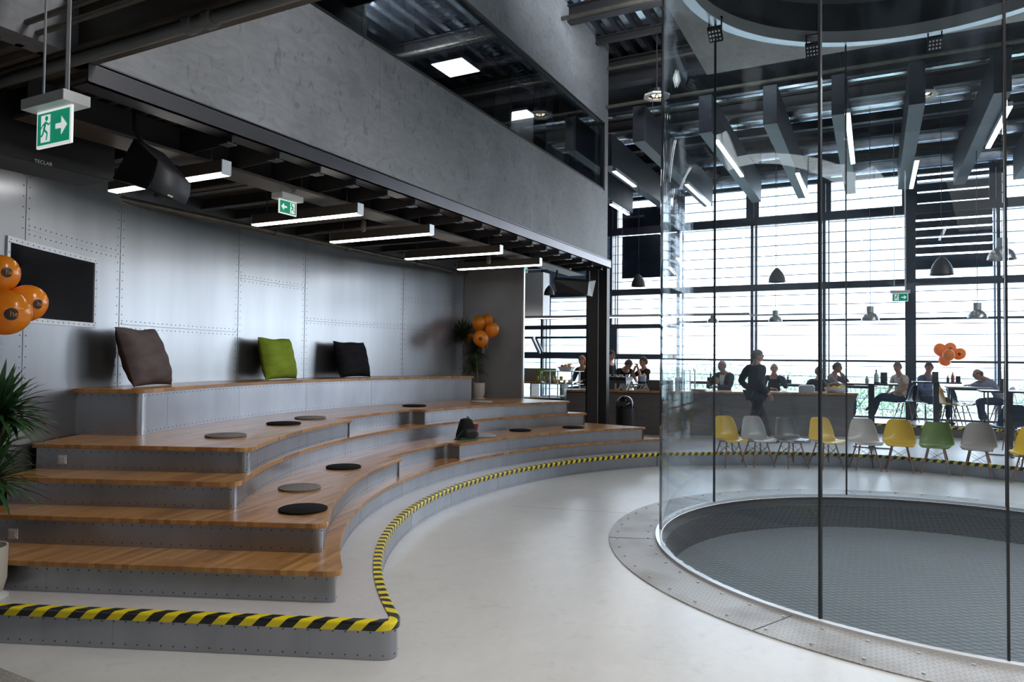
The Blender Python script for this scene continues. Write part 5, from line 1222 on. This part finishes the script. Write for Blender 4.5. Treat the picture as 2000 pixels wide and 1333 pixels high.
    skin_obj('jacket' if jacket else 'shirt', V2, E2, R2, mat('cloth_top', top, .85, noise=((14, 14, 14), .15, 3), spec=.2), t_)
    V3 = [P['pelvis']+Vector((0, 0, .04))]; R3 = [(.15, .112)]; E3 = []
    for s_ in 'LR':
        k0 = len(V3); V3 += [P['hi'+s_], P['kn'+s_], P['an'+s_]+(P['kn'+s_]-P['an'+s_]).normalized()*.03]; R3 += [.102, .073, .06]; E3 += [(0, k0), (k0, k0+1), (k0+1, k0+2)]
    skin_obj('trousers', V3, E3, R3, mat('cloth_legs', legs, .85, noise=((9, 9, 9), .2, 3), spec=.2), t_)
    for s_ in 'LR':
        a = P['an'+s_]; f_ = P.get('ft'+s_, Vector((0, -1, 0))).normalized(); dz = min(.05, a.z-.035)
        skin_obj('shoe', [a+Vector((0, 0, -dz))-f_*.06, a+Vector((0, 0, -dz-.0)), a+Vector((0, 0, -dz-.01))+f_*.12, a+Vector((0, 0, -dz-.015))+f_*.18], [(0, 1), (1, 2), (2, 3)], [.034, .042, .038, .026], mat('shoe', shoes, .5), t_)
    if white_front:
        q = MB(); a_, b_ = P['neckb']+Vector((0, -.085, -.03)), P['waist']+Vector((0, -.125, .05)); c_ = P['chest']+Vector((0, -.135, 0)); q.add([a_-Vector((.06, 0, 0)), a_+Vector((.06, 0, 0)), c_+Vector((.055, -.005, 0)), b_+Vector((.02, 0, 0)), b_-Vector((.02, 0, 0)), c_-Vector((.055, .005, 0))], [(0, 1, 2, 5), (5, 2, 3, 4)]); o_ = q.build('shirt_front', MT['white'], t_); m_ = o_.modifiers.new('s', 'SOLIDIFY'); m_.thickness = .02
    hl = lambda f, s_, u_: u_ > (.46*max(0, f)**.8+(-.42 if f < 0 else .02)*abs(min(0, f))**.5+.02)
    sel = (lambda f, s_, u_: hl(f, s_, u_) and u_ < .42 and f < .35) if bald else hl
    vs, fs = head_part(H, up, fd, sx, sel, .007 if not bald else .003); q = MB(); q.add(vs, fs); o_ = q.build('hair' if not cap else 'cap', mat('hair', cap or hair, .75, noise=((60, 60, 60), .3, 2)), t_, smooth=True, fix=False); m_ = o_.modifiers.new('s', 'SOLIDIFY'); m_.thickness = .007; m_.offset = 0
    if cap: q = MB(); q.obox(H+fd*.13+up*.05, fd*.045, sx*.06, up*.004); q.build('cap_peak', mat('hair', cap, .7), t_, bevel=.003)
    if long_hair: q = MB(); q.tube([H-fd*.05+up*.02, H-fd*.085-up*.08, H-fd*.07-up*.2], [.085, .085, .04], 12); q.build('hair_length', mat('hair', hair, .6), t_, smooth=True)
    q = MB()
    for sg in (-1, 1): q.ball(H+fd*.083+sx*.030*sg+up*.014, .0095, 8)
    q.build('eyes', MT['ink'], t_, smooth=True)
    q = MB()
    for sg in (-1, 1): q.bar(H+fd*.094+sx*.014*sg+up*.033, H+fd*.082+sx*.046*sg+up*.032, .007, .007)
    q.build('eyebrows', mat('brow', tuple(v*.6 for v in hair), .8), t_)
    q = MB(); q.bar(H+fd*.094-sx*.022-up*.052, H+fd*.094+sx*.022-up*.052, .012, .007); q.build('mouth', mat('lips', (.32, .1, .08), .5), t_)
    if beard:
        vs, fs = head_part(H, up, fd, sx, lambda f, s_, u_: u_ < (-.30 if abs(s_) < .75 and f > .5 else .05) and f > .05 and not (abs(s_) < .28 and -.5 < u_ < -.38), .010); q = MB(); q.add(vs, fs); o_ = q.build('beard', mat('beard', beard, .9), t_, smooth=True, fix=False); m_ = o_.modifiers.new('s', 'SOLIDIFY'); m_.thickness = .006
    if glasses:
        q = MB()
        for sg in (-1, 1):
            ring = [H+fd*.104+sx*(.032*sg+.022*math.cos(a*PI/5))+up*(.014+.016*math.sin(a*PI/5)) for a in range(11)]; q.tube(ring, .003, 5, cap=False); q.tube([H+fd*.10+sx*.054*sg+up*.018, H+sx*.08*sg+up*.012], .002, 4)
        q.build('glasses', MT['ink'], t_)
    t_.location = loc; t_.rotation_euler = (0, 0, rz); return t_
# walking man: seen from behind, heading to the right
_w = person('person in a dark suit walking to the right in front of the counter', (-1.98, 13.9, Z0), 2.32, STAND, top=(.018, .022, .035), legs=(.016, .02, .032), hair=(.20, .18, .16), jacket=True, hem=.13, face_turn=-32,
       knL=(.1, -.22, .50), anL=(.09, -.36, .09), knR=(-.1, .12, .50), anR=(-.1, .44, .15), elL=(.27, .12, 1.16), wrL=(.22, -.08, .98), elR=(-.27, .14, 1.16), wrR=(-.24, -.05, .96))
_w.scale = (1.16, 1.1, 1.0)
person('grey bearded person in a dark jacket and white shirt leaning on the counter', (-3.02, 16.35, Z0+.22), -.35, SIT, skin='skin2', top=(.03, .032, .035), hair=(.36, .36, .35), beard=(.27, .27, .27), jacket=True, white_front=True, elL=(.27, -.22, .75), wrL=(.07, -.42, .75), elR=(-.27, -.22, .75), wrR=(-.07, -.42, .75), neck=(0, -.05, 1.11), head=(0, -.08, 1.2), crown=(0, -.07, 1.28))
person('bald person in a dark jacket, hand at mouth, half hidden by the walking person', (-2.03, 16.95, Z0+.16), .2, SIT, top=(.02, .025, .04), hair=(.3, .2, .15), bald=True, elL=(.24, -.22, .80), wrL=(.06, -.14, 1.06), elR=(-.24, -.2, .78), wrR=(-.08, -.3, .78))
person('person in a checked shirt and jeans resting the head on a hand at the table', (-.86, 17.7, .432), 1.35, SIT, skin='skin2', top=(.30, .24, .26), legs=(.05, .09, .16), hair=(.12, .12, .12), elL=(.24, -.28, .84), wrL=(.06, -.16, 1.08), elR=(-.24, -.2, .80), wrR=(-.1, -.34, .82), neckb=(0, -.03, 1.03), neck=(0, -.06, 1.1), head=(0, -.10, 1.19), crown=(0, -.1, 1.27))
person('person in a cream shirt and jeans sitting with legs crossed, facing left', (.48, 18.15, .432), -.95, SIT, skin='skin2', top=(.58, .50, .42), legs=(.03, .045, .09), shoes=(.1, .07, .06), hair=(.14, .12, .1), short=True, face_turn=30,
       knL=(.02, -.44, .60), anL=(-.22, -.50, .40), ftL=(-.4, -.6, -.5), knR=(-.12, -.42, .52), anR=(-.18, -.55, .09), elL=(.26, -.03, .74), wrL=(.1, -.24, .66), elR=(-.26, -.03, .74), wrR=(-.05, -.26, .66))
person('person in a blue shirt sitting behind the high table, looking left', (1.04, 18.25, .432), .75, SIT, skin='skin2', top=(.13, .17, .30), legs=(.03, .05, .12), hair=(.05, .04, .035), face_turn=-70, elL=(.26, -.05, .74), wrL=(.12, -.26, .72), elR=(-.26, -.05, .74), wrR=(-.12, -.26, .72))
person('bald person in a grey shirt leaning forward on the wire braced table', (2.36, 18.2, .432), -1.35, SIT, skin='skin2', top=(.24, .25, .32), legs=(.03, .045, .08), hair=(.06, .05, .05), bald=True, waist=(0, -.02, .68), chest=(0, -.14, .86), neckb=(0, -.26, .97), neck=(0, -.32, 1.02), head=(0, -.40, 1.08), crown=(0, -.42, 1.16), shL=(.185, -.22, .95), shR=(-.185, -.22, .95), elL=(.25, -.40, .86), wrL=(.05, -.56, .86), elR=(-.25, -.40, .86), wrR=(0, -.52, .86), knR=(-.13, -.38, .52), anR=(-.13, -.20, .09), knL=(.13, -.42, .53), anL=(.14, -.38, .09))
person('person in a dark jacket seen from behind across the counter at the dark glass joint', (-1.10, 16.9, Z0+.1), 3.0, SIT, top=(.02, .022, .03), hair=(.2, .1, .07), jacket=True)
person('person with glasses and long auburn hair behind the pastry display', (-6.27, 16.0, Z0+.30), -.25, SIT, top=(.03, .03, .035), hair=(.26, .1, .04), long_hair=True, glasses=True)
person('person with tied dark hair and black t-shirt, hand at the mouth, behind the counter', (-4.66, 15.7, Z0-.05), -.7, STAND, top=(.012, .012, .014), hair=(.04, .03, .025), short=True, elL=(.24, -.24, 1.2), wrL=(.04, -.2, 1.42), elR=(-.24, -.22, 1.18), wrR=(-.04, -.24, 1.38), chest=(0, 0, 1.25), neckb=(0, 0, 1.38), neck=(0, -.01, 1.44), head=(0, -.03, 1.54), crown=(0, -.02, 1.62), shL=(.16, .01, 1.34), shR=(-.16, .01, 1.34))
person('person in a black t-shirt bending the head down behind the coffee machine', (-5.32, 16.05, Z0-.05), .9, STAND, top=(.012, .012, .014), hair=(.09, .06, .045), short=True, chest=(0, -.08, 1.26), neckb=(0, -.16, 1.38), neck=(0, -.21, 1.42), head=(0, -.29, 1.48), crown=(0, -.33, 1.55), shL=(.185, -.12, 1.34), shR=(-.185, -.12, 1.34), elL=(.25, -.25, 1.12), wrL=(.15, -.42, 1.1), elR=(-.25, -.25, 1.12), wrR=(-.15, -.42, 1.1))
person('person with a dark cap mostly hidden by the steel column behind the counter', (-5.36, 15.35, Z0), 1.4, STAND, top=(.02, .02, .022), hair=(.04, .03, .03), cap=(.04, .035, .04))
q = MB(); q.obox((-3.08, 15.88, 1.33), (.035, 0, 0), (0, .004, .002), (0, -.03, .065)); tag(q.build('mobile_phone', mat('phone_case', (.6, .5, .35), .3), None, at=(-3.08, 15.9, 1.3)), 'phone held by the bearded person at the counter', 'phone')

# ================================================================= PLANTS, BALLOONS
def dracaena(label, pot_c, z, heads, pot_r, pot_h, sc):
    t_ = thing('potted_dracaena', label, 'potted plant', (pot_c[0], pot_c[1], z)); x, y = pot_c
    MB().lathe([(pot_r*.62, 0), (pot_r*.86, pot_h*.12), (pot_r*.98, pot_h*.35), (pot_r, pot_h), (pot_r*.93, pot_h), (pot_r*.9, pot_h*.86)], (x, y, z+.012), 32).build('pot', MT['pot'], t_, smooth=True)
    MB().lathe([(pot_r*1.0, 0), (pot_r*1.06, .012), (pot_r*.6, .012)], (x, y, z), 28).build('saucer', MT['white'], t_)
    MB().lathe([(pot_r*.9, 0), (0, .01)], (x, y, z+pot_h*.86), 20, cap=False).build('soil', mat('soil', (.05, .035, .025), .95), t_)
    for hc, r, n_ in heads:
        hc = Vector(hc); b = Vector((x+random.uniform(-.3, .3)*pot_r, y+random.uniform(-.3, .3)*pot_r, z+pot_h*.85))
        MB().tube([b, b.lerp(hc, .5)+Vector((random.uniform(-.03, .03), 0, 0)), hc], [.014*sc, .013*sc, .011*sc], 8).build('stem', MT['stem'], t_, smooth=True)
        q_ = MB()
        for i in range(n_):
            az = i*2.39996; el = 1.35-1.55*(i/n_)**.9; L = r*random.uniform(.75, 1.1); w_ = .013*sc*random.uniform(.8, 1.2); d = Vector((math.cos(az)*math.cos(el), math.sin(az)*math.cos(el), math.sin(el))); sdv = Vector((-math.sin(az), math.cos(az), 0)); k0 = len(q_.v); N_ = 6
            for j in range(N_+1):
                t__ = j/N_; c_ = hc+d*L*t__+Vector((0, 0, -1))*L*.38*t__**2.2*math.cos(el)+Vector((0, 0, (i/n_)*-.05*sc)); ww = w_*math.sin(PI*min(1, .12+t__*.88))**.6 if j < N_ else 0; q_.v += [c_-sdv*ww, c_+Vector((0, 0, -ww*.35)), c_+sdv*ww]
                if j: a = k0+3*(j-1); q_.face([a, a+1, a+4, a+3]); q_.face([a+1, a+2, a+5, a+4])
        q_.build('foliage', MT['leaf'], t_, smooth=True)
    return t_
PY = 11.05
hp = lambda X, Y: tuple(px(X, Y, 1, PY))
pc = px(933, 779, 2, Z4)
dracaena('potted dracaena with three leafy heads in a beige pot beside the bench end', (pc.x, PY), Z4, [(hp(905, 655), .40, 110), (hp(929, 684), .34, 80), (hp(925, 716), .34, 60)], .125, .27, 1.0)
LD = 4.45
lp = lambda X, Y, d=LD: depth_pt(X, Y, d)
b0 = lp(-42, 1148, 4.45)
dracaena('potted dracaena at the left photo edge beneath the orange balloons', (b0.x, b0.y), Z0, [(tuple(lp(-4, 800)), .36, 120), (tuple(lp(16, 806, 4.6)), .31, 55), (tuple(lp(-14, 930)), .33, 70), (tuple(lp(-2, 870, 4.6)), .27, 40)], .15, .32, 1.1)
def balloon(c, r, pole, label, group, logo=None, string=None):
    """pole: direction of the long axis (away from the knot)"""
    c = Vector(c); ax = Vector(pole).normalized(); t_ = thing('balloon', label, 'balloon', tuple(c), group); prof = []
    for i in range(17):
        a = PI*i/16; z = -math.cos(a); rr = math.sin(a)*(1-.10*max(0, -z)); prof.append((max(rr*r, 0), z*r*1.14))
    MB().lathe(prof, c, 28, axis=ax).build('skin', MT['orange'], t_, smooth=True); MB().lathe([(.0, 0), (.012, -.014), (.016, -.022), (0, -.018)], c-ax*r*1.12, 8, axis=ax).build('knot', MT['orange'], t_)
    if logo:
        L = Vector(logo).normalized(); u = Vector((0, 0, 1)).cross(L).normalized(); v = L.cross(u); q_ = MB(); k0 = 0; Rg = 6; rl = r*.25
        def surf(a, b, lift):
            # point of the balloon skin below tangent coordinates a, b
            d = (L+u*a/r+v*b/r).normalized(); k = 1.14; cz = d.dot(ax); s_ = 1/math.sqrt((1-cz*cz)/(1*1)+cz*cz/(k*k)); f_ = (1-.10*max(0, -cz)) if cz < 0 else 1
            return c+d*(r*s_*(f_ if abs(cz) < .98 else 1)+lift)
        q_.v.append(surf(0, 0, .0022))
        for i in range(1, Rg+1):
            for j in range(24): a = 2*PI*j/24; q_.v.append(surf(math.cos(a)*rl*i/Rg, math.sin(a)*rl*i/Rg, .0022))
        for j in range(24):
            q_.face([0, 1+j, 1+(j+1) % 24])
            for i in range(1, Rg): a, b = 1+(i-1)*24, 1+i*24; q_.face([a+j, b+j, b+(j+1) % 24, a+(j+1) % 24])
        dsk = q_.build('printed_mark', MT['ink'], t_, smooth=True)
        tm = text_mesh('printed_letters', 'he', rl*1.3, MT['orange'], None, extrude=0); me = tm.data
        bm = bmesh.new(); bm.from_mesh(me); bmesh.ops.triangulate(bm, faces=bm.faces); bmesh.ops.subdivide_edges(bm, edges=bm.edges, cuts=1); bm.to_mesh(me); bm.free()
        for vt in me.vertices: vt.co = surf(vt.co.x-rl*.25, vt.co.y-rl*.35, .0045)-c
        tm.parent = dsk
    if string: MB().tube([c-ax*r*1.13, (c-ax*r*1.2).lerp(Vector(string), .5)+Vector((.03, 0, -.05)), string], .0022, 5).build('ribbon', MT['white'], t_)
gl_ = 'orange balloons at the left photo edge'; k_ = Vector(lp(-10, 690))
CAMR = _R; CU = Vector((0, 0, 1)); CF = Vector((_F.x, _F.y, 0))
balloon(lp(-6, 537, 4.4), .118, CAMR*.7+CU*.6, 'orange balloon at the left photo edge, topmost of the cluster', gl_, CAMR*.85-CF*.5+CU*.05, k_)
balloon(lp(8, 611, 4.15), .132, CAMR*.95+CU*.1-CF*.2, 'large orange balloon at the left photo edge, lowest and nearest', gl_, CAMR*.72-CF*.62-CU*.1, k_)
balloon(lp(50, 594, 4.5), .115, CAMR*.6+CU*.4, 'orange balloon in front of the dark wall niche', gl_, CAMR*.9-CF*.4-CU*.05, k_)
gr_ = 'orange balloons at the far plant'; kk_ = hp(943, 690)
balloon(hp(935, 632), .122, (-.1, 0, 1), 'orange balloon next to the leafy head, upper left of the far cluster', gr_, None, kk_)
balloon(hp(961, 645), .122, (.5, -.1, .8), 'orange balloon at the right of the far cluster', gr_, None, kk_)
p_ = px(939, 662, 1, PY-.22); balloon(p_, .135, (-.1, -.3, .9), 'orange balloon with a printed mark, lowest of the far cluster', gr_, Vector((0, 0, CAMZ))-p_, kk_)
balloon(px(952, 627, 1, PY+.15), .105, (.2, 0, 1), 'orange balloon half hidden at the top of the far cluster', gr_, None, kk_)
balloon(px(921, 662, 1, PY+.10), .10, (-.6, 0, .5), 'orange balloon hidden behind the one with the printed mark', gr_, None, kk_)
gw = 'orange balloons by the window front'; wy = 17.6; wk = px(1855, 712, 1, wy)
for x, y, r, l, lg in ((1837, 684, .155, 'orange balloon, leftmost of the bunch by the windows', False), (1856, 682, .145, 'orange balloon at the top of the bunch by the windows', True), (1874, 692, .14, 'orange balloon, rightmost of the bunch by the windows', True), (1853, 694, .14, 'deeper orange balloon in the middle of the bunch by the windows', False), (1845, 705, .13, 'orange balloon at the bottom of the bunch by the windows', False)):
    c_ = px(x, y, 1, wy-(.2 if 'middle' in l else 0)); balloon(c_, r*.85, c_-wk+Vector((0, .01, .02)), l, gw, (Vector((0, 0, CAMZ))-c_) if lg else None, None)
MB().tube([wk, (wk.x, wk.y, 1.35)], .004, 5).build('balloon_ribbon', MT['white'], None) and tag(C.objects[-1], 'thin white ribbon holding the balloon bunch by the windows', 'ribbon')

# ================================================================= CUSHIONS, FELT DISCS, BAG
def pillow(label, base, tangent, w_, h, th_, M, lean, shear, fold=0):
    q_ = MB(); n_ = 22
    def pt(u, v, s_):
        e = (max(0, 1-abs(u)**3.2)*max(0, 1-abs(v)**3.2))**.55; pin = 1-.05*(1-abs(v)**2)*abs(u)**4-.0; pv = 1-.05*(1-abs(u)**2)*abs(v)**4
        wr = math.sin(u*6+v*3+fold)*.007*e+math.sin(v*13-u*4+fold*2)*.006*e
        return Vector((u*w_/2*pin, s_*th_/2*e+wr+(s_*.006), v*h/2*pv+h/2-(.006*math.sin(u*5+fold) if v > .8 else 0)))
    for s_ in (-1, 1):
        k0 = len(q_.v)
        for i in range(n_+1):
            for j in range(n_+1): q_.v.append(pt(-1+2*i/n_, -1+2*j/n_, s_))
        for i in range(n_):
            for j in range(n_): a = k0+i*(n_+1)+j; q_.face([a, a+1, a+n_+2, a+n_+1])
    N1 = (n_+1)**2; rim = [j for j in range(n_+1)]+[i*(n_+1)+n_ for i in range(1, n_+1)]+[n_*(n_+1)+j for j in range(n_-1, -1, -1)]+[i*(n_+1) for i in range(n_-1, 0, -1)]
    for a, b in zip(rim, rim[1:]+rim[:1]): q_.face([a, b, b+N1, a+N1])
    t_ = Vector((tangent[0], tangent[1], 0)).normalized(); nrm = Vector((-t_.y, t_.x, 0)); Rm = Matrix((t_, nrm, Vector((0, 0, 1)))).transposed() @ Matrix.Rotation(-lean, 3, 'X')
    for v in q_.v: v.x += shear*v.z
    lo = min((Rm @ v).z for v in q_.v); q_.v = [Vector(base)+Rm @ v-Vector((0, 0, lo)) for v in q_.v]
    o_ = q_.build('cushion', M, None, smooth=True, at=tuple(base)); return tag(o_, label, 'cushion', 'large cushions on the top bench')
def wallpt(deg, r): p = P2(r, deg); return (p.x, p.y, Z5+.001)
def tang(deg): a = math.radians(deg); return (math.sin(a), -math.cos(a))
def bench_pt(x): 
    p = px(x, 748, 2, Z5); a_ = math.degrees(math.atan2(p.y-CY, p.x-CX)) % 360; return a_
A1_, A2_, A3_ = 203.0, 186.5, 175.9
pillow('brown grey crumpled cushion leaning on the metal wall, leftmost on the bench', wallpt(A1_-.2, 8.40), tang(A1_), .64, .58, .24, mat_cloth('brown_grey_cloth', (.115, .092, .092), 40), .2, -.24, 1)
pillow('bright green cushion leaning on the metal wall in the middle of the bench', wallpt(A2_-.4, 8.44), tang(A2_), .62, .56, .24, mat_cloth('green_cloth', (.27, .38, .045), 40), .2, -.06, 2.2)
pillow('black cushion leaning on the metal wall, rightmost on the bench', wallpt(A3_-.3, 8.44), tang(A3_), .64, .55, .24, mat_cloth('black_cloth', (.022, .022, .027), 40), .2, -.10, 4)
discs = [((441, 853), Z4, 'felt_grey', 'round grey felt pad on the wide upper tier, nearest of those on that tier'), ((554, 829), Z4, 'felt_black', 'round black felt pad on the upper tier between two grey pads'), ((606, 818), Z4, 'felt_grey', 'round grey felt pad behind the black one on the upper tier'), ((809, 794), Z4, 'felt_black', 'round black felt pad beside the notch of the upper tier'),
         ((940, 786), Z4, 'felt_light', 'round pale felt pad in front of the plant pot on the upper tier'), ((671, 914), Z2, 'felt_black', 'round black felt pad, farthest of the three on the lower left tier'), ((585, 955), Z2, 'felt_grey', 'round grey felt pad between two black pads on the lower left tier'), ((592, 997), Z2, 'felt_black', 'round black felt pad nearest the camera on the lower left tier'),
         ((945, 853), Z2, 'felt_light', 'round pale felt pad beside the black backpack'), ((1016, 842), Z2, 'felt_black', 'round black felt pad on the lower tier right of the backpack'), ((1119, 836), Z2, 'felt_black', 'round black felt pad near the right end of the lower tier')]
for (x, y), z, m_, l in discs:
    p = px(x, y, 2, z); q = MB(); q.lathe([(.168, 0), (.176, .003), (.177, .014), (.170, .018), (0, .019)], (p.x, p.y, z+.001), 40); tag(q.build('felt_pad', MT[m_], None, smooth=True, at=(p.x, p.y, z)), l, 'seat pad', 'round felt pads on the tiers')
# backpack
bp = px(912, 858, 2, Z2); t = thing('backpack', 'small black backpack with a teal base standing on the lower tier', 'bag', (bp.x, bp.y, Z2)); u = Vector((.35, .93, 0)).normalized(); v = Vector((-u.y, u.x, 0))
def lump(rows, name, M, par, c):
    q_ = MB(); n_ = 20
    for z, hu, hv, ou, ov in rows:
        for j in range(n_): a = 2*PI*j/n_; cs, sn = math.cos(a), math.sin(a); q_.v.append(Vector(c)+u*(ou+hu*math.copysign(abs(cs)**.6, cs))+v*(ov+hv*math.copysign(abs(sn)**.6, sn))+Vector((0, 0, z*.72)))
    for i in range(len(rows)-1):
        for j in range(n_): q_.face([i*n_+j, i*n_+(j+1) % n_, (i+1)*n_+(j+1) % n_, (i+1)*n_+j])
    q_.face([j for j in range(n_)][::-1]); q_.face([(len(rows)-1)*n_+j for j in range(n_)]); return q_.build(name, M, par, smooth=True)
cb = (bp.x, bp.y, Z2)
lump([(.035, .17, .09, 0, 0), (.10, .16, .10, 0, 0), (.2, .13, .09, 0, .01), (.31, .10, .07, 0, .02), (.385, .075, .05, 0, .03), (.40, .03, .03, 0, .03)], 'pack_body', mat('black_nylon', (.012, .012, .014), .85, spec=.2), t, cb)
lump([(0, .16, .085, 0, 0), (.02, .172, .092, 0, 0), (.04, .172, .092, 0, 0)], 'teal_base', mat('teal_cloth', (.01, .16, .15), .7), t, cb)
lump([(.04, .10, .04, 0, -.08), (.15, .10, .05, 0, -.085), (.2, .08, .02, 0, -.07)], 'front_pocket', MT['dark'], t, cb)
q = MB(); c_ = Vector(cb); q.tube([c_-u*.10+Vector((0, 0, .14))-v*.05, c_-u*.2+Vector((0, 0, .06))-v*.06, c_-u*.29+Vector((0, 0, .012))-v*.08, c_-u*.2+Vector((0, 0, .02))-v*.07], .011, 6); q.build('shoulder_strap', MT['black'], t, smooth=True)
q = MB(); q.tube([c_+u*.0+Vector((0, 0, .275))+v*.03, c_+u*.035+Vector((0, 0, .31))+v*.03, c_+u*.07+Vector((0, 0, .265))+v*.03], .008, 6); q.build('top_loop', MT['black'], t, smooth=True)
cb = tuple(c_+u*.20+v*.13); t = thing('red_bag', 'small dark red shiny bag tucked behind the black backpack', 'bag', cb)
lump([(0, .09, .05, 0, 0), (.05, .10, .06, 0, 0), (.1, .09, .055, 0, 0)], 'lower_pouch', mat('red_lacquer', (.25, .012, .012), .2), t, cb); lump([(.11, .075, .045, 0, 0), (.2, .095, .055, 0, 0), (.27, .10, .05, 0, 0)], 'upper_pouch', mat('red_lacquer', (.25, .012, .012), .2), t, cb)
# metal plate in the near left corner
a, b = px(-2, 1308, 2, 0), px(64, 1334, 2, 0); d = (b-a).normalized(); n_ = Vector((d.y, -d.x, 0)); n_ = n_ if n_.y < 0 else -n_
c_ = (a+b)/2+n_*.5; q = MB(); q.obox((c_.x, c_.y, .006), d*1.0, n_*.5, (0, 0, .005)); tag(q.build('floor_plate', MT['plate'], None, at=(c_.x, c_.y, 0)), 'corner of a checkered steel plate on the floor at the bottom left', 'floor plate')
# floor joints
q = MB()
for A_, B_ in (((0, 0), (0, 0)),):
    p0, p1 = px(1000, 989, 2, 0), px(1225, 1003, 2, 0); q.obox(((p0.x+p1.x)/2, (p0.y+p1.y)/2, .0005), (p1-p0)/2, Vector((-(p1-p0).y, (p1-p0).x, 0)).normalized()*.002, (0, 0, .0004))
    p0, p1 = px(1812, 928, 2, 0), px(1860, 972, 2, 0); q.obox(((p0.x+p1.x)/2, (p0.y+p1.y)/2, .0005), (p1-p0)/2, Vector((-(p1-p0).y, (p1-p0).x, 0)).normalized()*.002, (0, 0, .0004))
struct('trim_floor_joints', q, MT['seam'])
